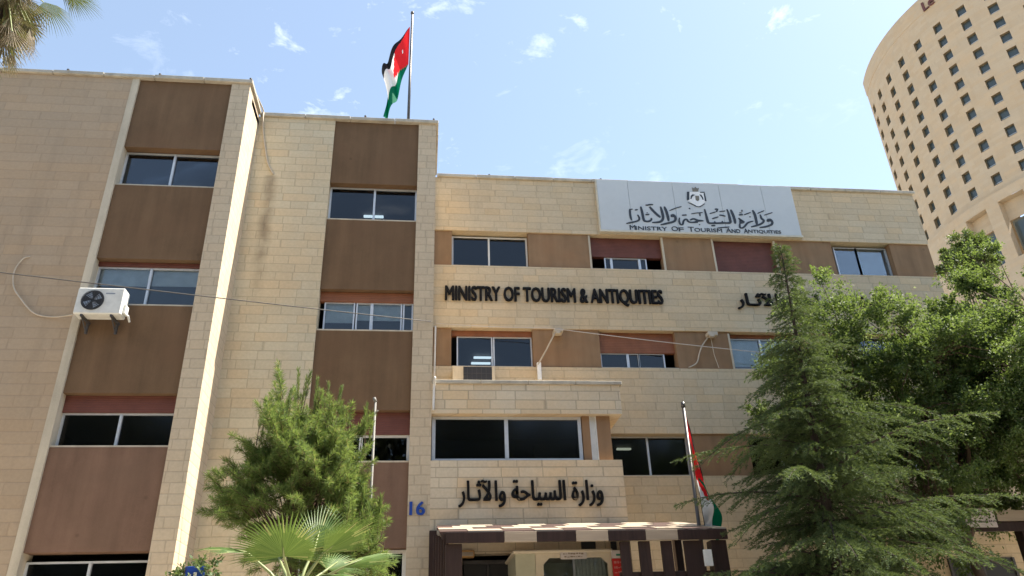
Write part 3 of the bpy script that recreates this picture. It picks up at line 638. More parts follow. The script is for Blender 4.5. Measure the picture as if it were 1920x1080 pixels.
q = MB(); q.bbox(3.84, 4.12, D3 - .3, D3 + .05, 10.98, 11.10, .015); q.bbox(3.88, 4.02, D3 - .34, D3 - .22, 10.90, 10.975, .01); tag(obj('wall_box', q, M['hose'], None, loc=(4, D3, 11)), 'small tan wall box under the stone band, left of the orange shutter', 'wall box')
q = MB(); q.bbox(8.66, 8.98, D3 - .2, D3 + .05, 10.98, 11.11, .015); q.bbox(8.70, 8.84, D3 - .25, D3 - .12, 10.91, 10.975, .01); tag(obj('wall_box', q, M['hose'], None, loc=(8.8, D3, 11)), 'small tan wall box under the stone band, right of the orange shutter', 'wall box')
q = MB(); q.bbox(3.30, 3.42, D3 - .14, D3 - .02, 9.50, 10.05, .01); tag(obj('vent_pipe', q, M['white'], None, loc=(3.36, D3, 9.5)), 'short white square pipe standing against the wall above the bay', 'pipe')
aw = empty('window_air_conditioner', (1.4, D3, 9.1)); tag(aw, 'boxed air conditioner with dark grille in the wall above the entrance bay', 'air conditioner')
q = MB(); q.bbox(.80, 2.02, D3 - .42, D3 + .02, 9.32, 9.80, .015); obj('casing', q, M['smooth_stone'], aw)
q = MB(); q.box(1.11, 1.93, D3 - .428, D3 - .421, 9.37, 9.77); gr = obj('grille', q, M['ac_dark'], aw)
q = MB()
for k in range(5): q.box(1.22 + k*.135, 1.23 + k*.135, D3 - .437, D3 - .429, 9.37, 9.77)
q.box(1.11, 1.93, D3 - .4365, D3 - .4295, 9.56, 9.575); obj('louvre', q, M['dark_steel'], gr)
q = MB(); q.bbox(.42, .78, D2 + .75, D2 + 1.0, 8.50, 8.72, .02); tag(obj('junction_box', q, M['white'], None, loc=(.6, D2 + .85, 8.5)), 'small white box on the entrance bay roof beside the pillar', 'box')

def cable(a, b, sag, r, mat, label):
    a = Vector(a); b = Vector(b); pts = [a.lerp(b, k/24) - Vector((0, 0, sag * 4 * (k/24) * (1 - k/24))) for k in range(25)]
    q = MB(); q.tube(pts, r, 5); tag(obj('overhead_cable', q, M[mat], None, loc=tuple(a)), label, 'cable')
cable((-14.0, 12.27, 8.88), (.15, D2 - .04, 10.11), .04, .013, 'cable', 'thin dark cable slung across the facade from the left edge to the stone pillar')
cable((3.95, D3 - .3, 11.06), (16.9, D3 - .1, 10.0), .12, .013, 'cable_pale', 'thin pale cable running right from the first wall box')
cable((.3, D3 - .08, 11.28), (3.9, D3 - .3, 11.08), .03, .011, 'cable_pale', 'short pale cable along the stone band above the small window')

RL = [(-9.83, D1 + .05, 'left wing roof edge, nearest the palm'), (-7.43, D1 + .05, 'left wing roof edge, above the top brown panel'), (-5.0, D1 + .05, 'roof corner above the tall stone fin'),
      (-1.92, D2 + .05, 'middle roof edge, left of the flag pole'), (.12, D2 + .05, 'middle roof corner, right of the flag pole'), (2.03, D3 + .1, 'centre roof edge, nearest the pillar'), (5.86, D3 + .1, 'centre roof edge, above the sign board')]
first = None
for x, y, t in RL:
    if first is None:
        q = MB(); q.box(-.03, .03, -.03, .03, 0, .010); q.tube([(0, 0, .010), (0, 0, .08)], .010, 8); q.bbox(-.03, .03, -.035, .03, .08, .13, .008)
        first = obj('roof_lamp', q, M['dark_steel']); o = first
    else:
        o = first.copy(); COL.objects.link(o)
    o.location = (x, y, ZC + .012); tag(o, 'tiny dark fitting on the ' + t, 'roof fitting', 'small fittings along the roof edges')

# ------------------------------------------------------------------ flags
def flag_grid(fn, nu=44, nv=30):
    q = MB(); q.v = [fn(i/nu, j/nv) for j in range(nv+1) for i in range(nu+1)]
    for j in range(nv):
        for i in range(nu):
            u = (i+.5)/nu; v = (j+.5)/nv; tri = abs(v - .5) * 2 < 1 - u / .5
            mi = 3 if tri else (0 if v < 1/3 else 1 if v < 2/3 else 2)
            if math.hypot((u - .17) * 2, v - .5) < .04: mi = 1
            q.f.append((j*(nu+1)+i, j*(nu+1)+i+1, (j+1)*(nu+1)+i+1, (j+1)*(nu+1)+i)); q.m.append(mi)
    return q
FM = [M['flag_black'], M['flag_white'], M['flag_green'], M['flag_red']]
fp = empty('roof_flag', (-.68, 19.5, ZC - .2)); tag(fp, 'black, white, green and red flag hanging from the tall roof pole', 'flag')
q = MB(); q.tube([(-.68, 19.5, ZC - .3), (-.68, 19.5, 22.42)], [.05, .036], 10); q.tube([(-.68, 19.5, 22.42), (-.68, 19.5, 22.50)], [.06, .05], 10); obj('pole', q, M['dark_steel'], fp, True)
def f1(u, v):
    s = 1 - (1 - u) ** 2.1; v = v * .42 if v < 1/3 else .14 + (v - 1/3) * 1.29
    h = (-.745, 21.80 - 1.70 * v); e = (-1.60 + .10*v + .13*math.sin(v*3.1), 19.95 - 2.05 * v)
    x = h[0] + (e[0] - h[0]) * s + .035 * math.sin(u * 13 + v * 2.5) * u - .10 * u * (1-u) * (1 - v) * 1.5 + (.16 * math.sin(math.pi * u) * v); z = h[1] + (e[1] - h[1]) * (s ** 1.15)
    y = 19.5 + .16 * math.sin(u * 15 + v * 2.2) * min(1, u * 2.5) + .25 * u
    return (x, y, z)
obj('cloth', flag_grid(f1), FM, fp, True)
fp = empty('entrance_flag', (5.86, 16.3, 1.85)); tag(fp, 'folded red, white and green flag on the pole beside the entrance pergola', 'flag')
q = MB(); q.tube([(5.86, 16.3, 1.85), (5.90, 16.3, 7.12)], [.045, .035], 10); q.tube([(5.90, 16.3, 7.12), (5.90, 16.3, 7.24)], [.05, .04], 10); obj('pole', q, M['dark_steel'], fp, True)
def f2(u, v):
    vv = (v - 1/3) * 1.5 if v > 1/3 else (1/3 - v) * .9
    s = 1 - (1 - u) ** 1.6
    h = (5.93, 6.95 - 1.45 * v); e = (5.98 + .26 * vv, 4.50 - .35 * v)
    x = h[0] + (e[0] - h[0]) * s + .24 * math.sin(math.pi * min(1, u * 1.15)) * (vv ** .7) + .02 * math.sin(u*17); z = h[1] + (e[1] - h[1]) * s
    y = 16.24 + (.10 if v < 1/3 else 0) + .05 * math.sin(u * 14 + v * 6) * min(1, u * 3) - .03
    return (x, y, z)
obj('cloth', flag_grid(f2), FM, fp, True)
q = MB(); q.tube([(-.89, 14.0, 1.85), (-.90, 14.0, 6.42)], [.032, .020], 8); q.tube([(-.90, 14.0, 6.42), (-.93, 14.0, 6.50)], [.032, .028], 8); q.tube([(-.90, 14, 6.2), (-.84, 13.97, 6.24)], .012, 6)
tag(obj('slender_pole', q, M['pole_grey'], None, True, loc=(-.89, 14, 1.85)), 'slender pale grey pole rising through the light green pine', 'pole')

# ------------------------------------------------------------------ entrance pergola
pg = empty('entrance_pergola', (3.3, 16.9, 1.85)); tag(pg, 'dark timber entrance pergola with a chequered brown and cream top', 'pergola')
PZ = lambda y: 4.30 + (y - 15.5) * .225
edges = [.48, 1.62, 2.26, 3.04, 3.69, 4.45, 5.11, 6.14]
for k in range(7):
    q = MB(); q.bbox(edges[k] + .003, edges[k+1] - .003, 15.44, 15.50, 4.075, 4.275, .004); obj('fascia_board', q, M['dark_plank' if k % 2 == 0 else 'beige_plank'] if k % 2 else M['dark_wood'], pg)
rows = [(15.52, 16.15, .0), (16.22, 16.85, .38), (16.92, 17.55, -.2), (17.62, 18.25, .25)]
for a, b, sh_ in rows:
    x = .36 + (sh_ if sh_ < 0 else 0); k = 0 if sh_ < .3 else 1; xs2 = []
    while x < 6.14:
        wd = (.55, .70, .62, .60)[k % 4] + .04 * math.sin(k * 3 + a); x2 = min(6.16, x + wd)
        za, zb = PZ(a), PZ(b); X0, X1 = max(.34, x) + .004, x2 - .004
        if X1 - X0 > .08:
            dz = .012 if k % 2 else 0.0
            q = MB(); q.add([(X0, a, za + dz - .04), (X1, a, za + dz - .04), (X1, b, zb + dz - .04), (X0, b, zb + dz - .04), (X0, a, za + dz), (X1, a, za + dz), (X1, b, zb + dz), (X0, b, zb + dz)], [(0,3,2,1),(4,5,6,7),(0,1,5,4),(1,2,6,5),(2,3,7,6),(3,0,4,7)])
            obj('roof_board', q, M['cream_plank' if k % 2 else 'dark_plank'], pg)
        x = x2; k += 1
for x in (.42, 1.9, 3.3, 4.7, 6.0):
    q = MB(); a, b = 15.51, 18.28 if x < 4.9 else 18.6
    q.add([(x, a, PZ(a) - .16), (x + .08, a, PZ(a) - .16), (x + .08, b, PZ(b) - .16), (x, b, PZ(b) - .16), (x, a, PZ(a) - .045), (x + .08, a, PZ(a) - .045), (x + .08, b, PZ(b) - .045), (x, b, PZ(b) - .045)], [(0,3,2,1),(4,5,6,7),(0,1,5,4),(1,2,6,5),(2,3,7,6),(3,0,4,7)]); obj('rafter', q, M['dark_wood'], pg)
for x0_, x1_, y0_, y1_, zt in ((.48, .80, 15.52, 15.80, 4.07), (5.80, 6.12, 15.52, 15.80, 4.07), (.19, .36, 18.1, 18.35, 4.78), (5.95, 6.12, 18.3, 18.5, 4.80)):
    q = MB(); q.bbox(x0_, x1_, y0_, y1_, 1.85, zt, .008); obj('post', q, M['dark_wood'], pg)
for k in range(5):
    y = 15.95 + k * .42; x = .46 - k * .045; q = MB(); q.bbox(x, x + .09, y, y + .20, 1.9, PZ(y) - .17, .006); obj('side_slat', q, M['dark_wood'], pg)
for x0_, x1_ in ((3.93, 4.13), (4.31, 4.54), (4.77, 4.99), (5.24, 5.62)):
    q = MB(); q.bbox(x0_, x1_, 15.53, 15.60, 1.9, 4.07, .005); obj('front_slat', q, M['dark_wood'], pg)
q = MB(); q.bbox(3.90, 5.79, 15.61, 15.68, 3.33, 3.50, .005); obj('rail', q, M['dark_wood'], pg)
q = MB(); q.box(3.95, 5.76, 15.70, 15.74, 1.9, 3.515); obj('rear_panel', q, M['grey_panel'], pg)
q = MB(); q.bbox(5.60, 5.76, 15.45, 15.52, 3.57, 3.88, .003); tag(obj('paper_notice', q, M['white'], None, loc=(5.68, 15.5, 3.6)), 'white paper notice on the right pergola post', 'notice')

kb = empty('security_kiosk', (3.0, 17.2, 1.85)); tag(kb, 'cream guard kiosk with a chamfered window under the entrance pergola', 'kiosk')
q = MB(); q.box(1.96, 3.98, 16.64, 18.1, 1.85, 1.95); q.box(1.96, 2.0, 16.64, 18.1, 1.95, 4.02); q.box(3.94, 3.98, 16.64, 18.1, 1.95, 4.02); q.box(2.0, 3.94, 18.06, 18.1, 1.95, 4.02); obj('cabin_wall', q, M['kiosk_side'], kb)
q = MB(); q.bbox(1.90, 4.02, 16.54, 18.15, 4.022, 4.09, .02); obj('roof', q, M['kiosk'], kb)
fx0, fx1, fz0, fz1 = 2.38, 3.98, 1.95, 4.02; a0, a1, b0, b1, ch = 2.54, 3.90, 2.75, 3.93, .13
outer = [(fx0, fz0), (fx1, fz0), (fx1, fz1), (fx0, fz1)]
inner = [(a0 + ch, b0), (a1 - ch, b0), (a1, b0 + ch), (a1, b1 - ch), (a1 - ch, b1), (a0 + ch, b1), (a0, b1 - ch), (a0, b0 + ch)]
q = MB(); V = [(x, 16.60, z) for x, z in outer + inner] + [(x, 16.64, z) for x, z in outer + inner]
F = [(0,1,5,4), (1,6,5), (1,2,7,6), (2,8,7), (2,3,9,8), (3,10,9), (3,0,11,10), (0,4,11)]
q.add(V, F + [tuple(i+12 for i in f)[::-1] for f in F] + [(4+i, 4+(i+1) % 8, 16+(i+1) % 8, 16+i) for i in range(8)] + [(0,12,13,1), (1,13,14,2), (2,14,15,3), (3,15,12,0)])
fr = obj('front_panel', q, M['kiosk'], kb)
q = MB(); q.box(1.96, 2.37, 16.60, 16.64, 1.95, 4.02); obj('side_panel', q, M['kiosk_side'], kb)
q = MB(); q.box(a0 - .02, a1 + .02, 16.645, 16.65, b0 - .02, b1 + .02); obj('pane', q, M['glass_clear'], fr)
q = MB(); q.box(3.16, 3.20, 16.60, 16.643, b0, b1 - .001); obj('mullion', q, M['steel'], fr)
q = MB(); n = 40
xx = [3.22 + (3.90 - 3.22) * k / n for k in range(n + 1)]
q.add([(x, 16.80 + .022 * math.sin(k * 1.25), z) for z in (2.6, 3.95) for k, x in enumerate(xx)], [(k, k+1, n+2+k, n+1+k) for k in range(n)]); obj('curtain', q, M['curtain'], fr)
q = MB(); q.bbox(2.90, 3.46, 16.55, 16.59, 3.895, 4.055, .006); pl = empty('kiosk_plate', (3.18, 16.57, 3.9)); tag(pl, 'small pale name plate with two lines of writing on the kiosk', 'sign'); obj('board', q, M['plate'], pl)
q = MB()
def scribble(q, x0, x1, z, hgt, y, seed):     # a line of writing too small to read
    r = random.Random(seed); x = x0
    while x < x1:
        w_ = r.uniform(.02, .06); q.box(x, min(x1, x + w_), y - .003, y - .0005, z - hgt * r.uniform(.2, .5), z + hgt * r.uniform(.1, .6)); x += w_ + r.uniform(.006, .02)
scribble(q, 2.96, 3.40, 4.00, .035, 16.55, 3); scribble(q, 2.98, 3.38, 3.94, .028, 16.55, 5); obj('writing', q, plain('brown writing', (0.20, 0.15, 0.10), .6), pl)
rb = empty('notice_board', (4.08, 16.5, 1.85)); tag(rb, 'upright red notice board with pale writing beside the kiosk', 'notice board')
q = MB(); q.bbox(3.97, 4.20, 16.46, 16.50, 2.3, 3.88, .006); obj('board', q, M['red_board'], rb)
q = MB(); q.bbox(3.965, 4.205, 16.455, 16.505, 3.883, 4.04, .006); hd = obj('header', q, M['plate'], rb)
q = MB(); q.bbox(4.06, 4.16, 16.449, 16.454, 3.93, 3.97, .001); obj('emblem', q, M['green'], hd)
q = MB()
for k in range(7): scribble(q, 4.00, 4.18, 3.80 - k*.10, .05, 16.46, 20 + k)
obj('writing', q, plain('pale pink writing', (0.55, 0.22, 0.19), .6), rb)
q = MB(); q.bbox(3.99, 4.02, 16.47, 16.49, 1.85, 2.3, .004); q.bbox(4.15, 4.18, 16.47, 16.49, 1.85, 2.3, .004); obj('leg', q, M['steel'], rb)
lm = empty('wall_lamp', (1.02, 18.3, 4.2)); tag(lm, 'small orange lamp housing above the dark doorway', 'wall lamp')
q = MB(); q.bbox(.90, 1.22, 18.18, 18.365, 4.20, 4.36, .02); obj('housing', q, M['lamp_orange'], lm)
q = MB(); q.bbox(.93, 1.19, 18.165, 18.179, 4.22, 4.31, .005); obj('diffuser', q, M['beige_plank'], lm)
q = MB(); q.bbox(3.72, 4.06, 18.34, 18.37, 4.35, 4.52, .004); tag(obj('vent_grille', q, M['ac_dark'], None, loc=(3.9, 18.37, 4.4)), 'wider dark vent in the wall above the kiosk', 'vent')
q = MB(); q.bbox(4.42, 4.56, 18.34, 18.37, 4.33, 4.52, .004); tag(obj('vent_grille', q, M['ac_dark'], None, loc=(4.5, 18.37, 4.4)), 'narrow dark vent in the wall above the red notice board', 'vent')

# side pergola on the right
p2 = empty('side_pergola', (13.5, 18.5, 1.85)); tag(p2, 'dark timber pergola along the right ground floor, behind the conifer', 'pergola')
q = MB(); q.bbox(9.6, 19.0, 16.97, 17.06, 4.40, 4.60, .006); obj('beam', q, M['dark_wood'], p2)
ed = [9.6, 10.4, 11.1, 11.55, 12.42, 13.28, 14.2, 14.9, 15.7, 16.4, 17.2, 18.0]
for k in range(len(ed) - 1):
    q = MB(); q.bbox(ed[k] + .003, ed[k+1] - .003, 16.93, 17.0, 4.62, 4.86, .005); obj('fascia_board', q, M['beige_plank'] if k % 2 == 1 else M['dark_wood'], p2)
for k in range(12):
    x = 9.7 + k * .75; q = MB(); a, b = 17.07, 20.9; za, zb = 4.72, 5.25
    q.add([(x, a, za - .12), (x + .35, a, za - .12), (x + .35, b, zb - .12), (x, b, zb - .12), (x, a, za), (x + .35, a, za), (x + .35, b, zb), (x, b, zb)], [(0,3,2,1),(4,5,6,7),(0,1,5,4),(1,2,6,5),(2,3,7,6),(3,0,4,7)]); obj('rafter', q, M['dark_plank'] if k % 2 else M['dark_wood'], p2)
for x in (9.7, 13.9, 18.2):
    q = MB(); q.bbox(x, x + .26, 17.07, 17.33, 1.85, 4.60, .008); q.tube([(x + .13, 17.2, 3.9), (x + .62, 17.2, 4.42)], .05, 6); obj('post', q, M['dark_wood'], p2)
q = MB(); q.bbox(12.42, 13.18, 16.86, 16.90, 4.47, 4.90, .006); pl = empty('pergola_plate', (12.8, 16.88, 4.5)); tag(pl, 'pale plate with two lines of dark writing on the right pergola', 'sign'); obj('board', q, M['plate'], pl)
q = MB(); scribble(q, 12.50, 13.05, 4.76, .07, 16.86, 11); obj('writing', q, plain('dark writing', (0.08, 0.065, 0.06), .6), pl)
q = MB(); scribble(q, 12.52, 13.12, 4.60, .06, 16.86, 12); obj('writing', q, plain('dark writing', (0.08, 0.065, 0.06), .6), pl)
for x0_, x1_ in ((9.2, 11.2), (12.0, 13.2), (14.6, 16.6)):
    q = MB(); q.box(x0_, x1_, D3 - .03, D3 + .02, 2.3, 4.35); w = obj('window', q, M['ac_dark'], bld)
    q = MB(); q.box(x0_, x0_ + .07, D3 - .06, D3 - .031, 2.3, 4.35); q.box(x1_ - .07, x1_, D3 - .06, D3 - .031, 2.3, 4.35); q.box((x0_+x1_)/2 - .03, (x0_+x1_)/2 + .03, D3 - .06, D3 - .031, 2.3, 4.35); obj('window_frame', q, M['dark_steel'], w)

# blue sign by the shrub
bs = empty('blue_sign', (-2.93, 11.0, 1.0)); tag(bs, 'blue sign with white marks beside the shrub at the foot of the fin', 'sign')
q = MB(); q.bbox(-3.05, -2.80, 11.0, 11.02, 2.62, 3.12, .006); obj('board', q, M['blue'], bs)
q = MB(); q.box(-2.99, -2.965, 10.995, 10.9995, 2.90, 3.02); q.box(-2.935, -2.895, 10.995, 10.9995, 2.86, 3.045); q.box(-2.99, -2.935, 10.995, 10.9995, 2.86, 2.90); obj('mark', q, M['white'], bs)
q = MB(); q.tube([(-2.93, 11.035, .9), (-2.93, 11.035, 3.05)], .025, 8); obj('post', q, M['steel'], bs)

# ------------------------------------------------------------------ the round hotel tower far behind
TX, TY, TR, TZ0, TH0, DTH, DZ = 121.09, 102.73, 32.52, 104.13, 2.93017, 0.137347, 3.3
tw = empty('round_tower', (TX, TY, 0.0)); tag(tw, 'tall curved stone hotel tower with a grid of small square windows', 'tower')
def tp(th, z, r=TR): return (TX + r * math.cos(th), TY + r * math.sin(th), z)
HW, WZ0, WZ1 = 0.0228, -0.96, 0.94
T_START, T_END = R(157), R(157 + 225)
cols_ = list(range(-1, 27))
bp_ = [T_START]
for c in cols_:
    t = TH0 + DTH * c
    bp_ += [t - HW, t + HW, t + DTH * .5]
bp_ = [t for t in bp_ if T_START - 1e-9 <= t < T_END]; bp_.append(T_END)
ZT = 112.6; zb_ = [68.6]
for r in range(10, -1, -1): zb_ += [TZ0 - DZ*r + WZ0, TZ0 - DZ*r + WZ1]
zb_ += [109.2]
q = MB(); nT = len(bp_); q.v = [tp(t, z) for z in zb_ for t in bp_]
is_w = lambda i, j: any(abs((bp_[i] + bp_[i+1]) / 2 - (TH0 + DTH*c)) < 1e-4 for c in cols_) and j % 2 == 1 and j < 22
for j in range(len(zb_) - 1):
    for i in range(nT - 1):
        if not is_w(i, j): q.f.append((j*nT+i, j*nT+i+1, (j+1)*nT+i+1, (j+1)*nT+i)); q.m.append(0)
o_ = len(q.v)      # end walls and attic ring
q.add([tp(T_START, 0), tp(T_START, 109.2), tp(T_START, 109.2, 14), tp(T_START, 0, 14), tp(T_END, 0), tp(T_END, 109.2), tp(T_END, 109.2, 14), tp(T_END, 0, 14)], [(0, 1, 2, 3), (4, 7, 6, 5)])
obj('tower_wall', q, M['stone_tower'], tw)
q = MB(); n = 120; aa = [T_START - .008 + (T_END - T_START + .016) * k / n for k in range(n + 1)]
for (r0, z0_), (r1, z1_) in (((TR, 109.2), (TR + .06, 109.22)), ((TR + .06, 109.22), (TR + .06, ZT)), ((TR + .06, ZT), (TR - 1.2, ZT)), ((TR - 1.2, ZT), (14, ZT - .8))):
    q.add([tp(t, z0_, r0) for t in aa] + [tp(t, z1_, r1) for t in aa], [(k, k+1, n+2+k, n+1+k) for k in range(n)])
for t in (aa[0], aa[-1]): q.add([tp(t, 109.2, TR + .06), tp(t, ZT, TR + .06), tp(t, ZT, 14), tp(t, 109.2, 14)], [(0, 1, 2, 3)])
obj('parapet', q, M['stone_tower'], tw)
M['reveal'] = plain('bronze window reveal', (0.17, 0.135, 0.085), 0.6)
glass_t = NT('tower window glass'); g_ = glass_t.pbr((0.045, 0.062, 0.068, 1), 0.08, spec=0.7); M['tower_glass'] = glass_t.done(g_)
for c in range(-1, 8):
    for r in range(0, 11):
        t = TH0 + DTH*c; a, b = t - HW, t + HW; z0_, z1_ = TZ0 - DZ*r + WZ0, TZ0 - DZ*r + WZ1; ri = TR - .55
        q = MB(); q.add([tp(a, z0_), tp(b, z0_), tp(b, z1_), tp(a, z1_), tp(a, z0_, ri), tp(b, z0_, ri), tp(b, z1_, ri), tp(a, z1_, ri)], [(0,1,5,4), (1,2,6,5), (2,3,7,6), (3,0,4,7)])
        w = obj('window', q, M['reveal'], tw)
        q = MB(); q.add([tp(a, z0_, ri), tp(b, z0_, ri), tp(b, z1_, ri), tp(a, z1_, ri)], [(0,1,2,3)]); obj('pane', q, M['tower_glass'], w)
        q = MB(); zz = z0_ + .42
        for za, zb2 in ((z0_ + .02, z0_ + .10), (zz, zz + .07)): q.add([tp(a, za, ri + .06), tp(b, za, ri + .06), tp(b, zb2, ri + .06), tp(a, zb2, ri + .06)], [(0,1,2,3)])
        obj('window_bar', q, M['alu'], w)
q = MB()
for c in range(8, 27):
    for r in range(11):
        t = TH0 + DTH*c; a, b = t - HW, t + HW; z0_, z1_ = TZ0 - DZ*r + WZ0, TZ0 - DZ*r + WZ1
        q.add([tp(a, z0_, TR - .3), tp(b, z0_, TR - .3), tp(b, z1_, TR - .3), tp(a, z1_, TR - .3)], [(0,1,2,3)])
o = obj('far_side_windows', q, M['tower_glass'], tw); o['kind'] = 'stuff'
# podium ring with large openings
PR = TR + .9; q = MB(); pz1 = 68.6; ops = []
t = R(187.6)
while t < T_END - .2: ops.append((t, t + R(6.9))); t += R(10.6)
pb = sorted([R(165), T_END] + [x for ab in ops for x in ab] + [R(d) for d in range(168, 380, 3) if all(not (a < R(d) < b) for a, b in ops)])
def inop(t): return any(a < t < b for a, b in ops)
for i in range(len(pb) - 1):
    a, b = pb[i], pb[i+1]; nseg = 2; 
    for s_ in range(nseg):
        t0, t1 = a + (b-a)*s_/nseg, a + (b-a)*(s_+1)/nseg
        for z0_, z1_ in ((66.9, pz1), (30.0, 57.0), (57.0, 66.9)):
            if z0_ == 57.0 and inop((t0+t1)/2): continue
            q.add([tp(t0, z0_, PR), tp(t1, z0_, PR), tp(t1, z1_, PR), tp(t0, z1_, PR)], [(0,1,2,3)])
        q.add([tp(t0, pz1, PR), tp(t1, pz1, PR), tp(t1, pz1 + .02, TR - .05), tp(t0, pz1 + .02, TR - .05)], [(0,1,2,3)])
q.add([tp(R(165), 0, PR), tp(R(165), pz1, PR), tp(R(165), pz1, 14), tp(R(165), 0, 14)], [(0,1,2,3)])
for a, b in ops:
    ri = PR - 1.3
    q.add([tp(a, 57, PR), tp(a, 66.9, PR), tp(a, 66.9, ri), tp(a, 57, ri), tp(b, 57, PR), tp(b, 66.9, PR), tp(b, 66.9, ri), tp(b, 57, ri)], [(0,1,2,3), (4,7,6,5), (1,5,6,2), (0,3,7,4)])
    q.add([tp(a, 63.6, ri), tp(b, 63.6, ri), tp(b, 66.9, ri), tp(a, 66.9, ri)], [(0,1,2,3)])
obj('podium_wall', q, M['stone_tower'], tw)
for a, b in ops[:4]:
    q = MB(); ri = PR - 1.9; q.add([tp(a, 57, ri), tp(b, 57, ri), tp(b, 63.7, ri), tp(a, 63.7, ri)], [(0,1,2,3)]); obj('podium_window', q, M['tower_glass'], tw)
# rooftop letters, each set tangent to the curve
q = MB(); tang = R(197.6)
for chx in 'Le Royal':
    wch = {'L': 1.15, 'e': 1.15, ' ': .9, 'R': 1.45, 'o': 1.2, 'y': 1.2, 'a': 1.2, 'l': .6}[chx]
    if chx != ' ':
        hh = 2.0 if chx in 'LRl' else 1.35; zb0 = 109.2 - (.6 if chx == 'y' else 0)
        a = text_mb(chx, 0, wch * .85, 0, hh + (.6 if chx == 'y' else 0), 0, .2, .03); vv_ = []
        for p in a.v:
            t = tang + p[0] / TR; vv_.append(tp(t, zb0 + p[2], TR + .08 - p[1]))
        q.add(vv_, a.f)
    tang += wch / TR
obj('lettering', q, plain('dark red letter paint', (0.10, 0.035, 0.03), 0.5), tw)

# ------------------------------------------------------------------ vegetation
def unit(v): return v / np.maximum(1e-9, np.linalg.norm(v, axis=-1, keepdims=True))
def rand_unit(n): return unit(rng.normal(size=(n, 3)))
def blades(base, d, length, width, mid=0.5, side=None):
    """diamond blades: (N,4,3)"""
    d = unit(d); s = side if side is not None else rand_unit(len(d)); s = unit(np.cross(d, s))
    L_ = np.asarray(length).reshape(-1, 1); W_ = np.asarray(width).reshape(-1, 1)
    m_ = base + d * L_ * mid
    return np.stack([base, m_ + s * W_ * .5, base + d * L_, m_ - s * W_ * .5], axis=1)

# deodar cedar
def make_deodar(base, top, reach):
    b0, t0 = np.array(base), np.array(top); H = t0[2] - b0[2]
    root = empty('deodar_cedar', tuple(b0))
    tr = MB(); tr.tube([tuple(b0 + (t0 - b0) * k / 10) for k in range(11)], [.13 * (1 - k / 10) ** 1.1 + .008 for k in range(11)], 10)
    V = []
    nb = 285
    for i in range(nb):
        f = .10 + .90 * ((i + .5) / nb) ** .88; f = min(.995, f + rng.uniform(-.01, .01)); az = i * 2.39996 + rng.uniform(-.4, .4)
        o = b0 + (t0 - b0) * f
        Lb = (reach * (1 - f) ** 1.26 + .17) * rng.uniform(.48, 1.1) * (1.4 if rng.uniform() < .16 else 1.0)
        if math.cos(az) > 0 and f < .5: Lb *= 1.12
        Lb = min(Lb, 3.1 if math.cos(az) < -.2 else 4.3) * rng.uniform(.88, 1.0)
        hd = np.array([math.cos(az), math.sin(az), 0.0]); sd = np.array([-math.sin(az), math.cos(az), 0.0])
        rise = .26 * rng.uniform(.0, 1.5) + (.5 if f > .85 else 0); droop = .44 * rng.uniform(.5, 1.3)
        P = lambda s: o + hd * Lb * s + np.array([0, 0, Lb * (rise * s - droop * s * s)])
        pts = [tuple(P(k / 6)) for k in range(7)]
        tr.tube(pts, [max(.004, .028 * (Lb / 3) * (1 - k / 6.5)) for k in range(7)], 5, cap=False)
        nt = max(5, int(Lb / .070))
        for k in range(nt):
            s = .02 + .98 * (k + rng.uniform(0, 1)) / nt
            sgn = 1 if k % 2 else -1; Lt = (.10 + .30 * Lb * (1 - s) ** 1.1) * rng.uniform(.6, 1.25); Lt = min(Lt, .70)
            td = unit(hd * rng.uniform(.7, 1.2) + sd * sgn * rng.uniform(.35, .95) + np.array([0, 0, rng.uniform(-.50, -.02)]))
            n = max(10, int(Lt / .0058)); q_ = rng.uniform(0, 1, n)
            bp = P(s) + np.outer(q_ * Lt, td) + np.outer(-(q_ ** 2) * Lt * .30, [0, 0, 1])
            dd = td * .9 + rand_unit(n) * .62 + np.array([0, 0, .05])
            V.append(blades(bp, dd, rng.uniform(.045, .085, n), rng.uniform(.009, .015, n)))
    obj('trunk', tr, M['bark_dark'], root, True)
    quadmesh('crown', np.concatenate(V), M['deodar'], root)
    return root
t_ = make_deodar((7.75, 14.5, 1.85), (8.10, 14.5, 10.42), 4.1)
tag(t_, 'dark green deodar cedar with drooping layered branches beside the pergola', 'conifer')

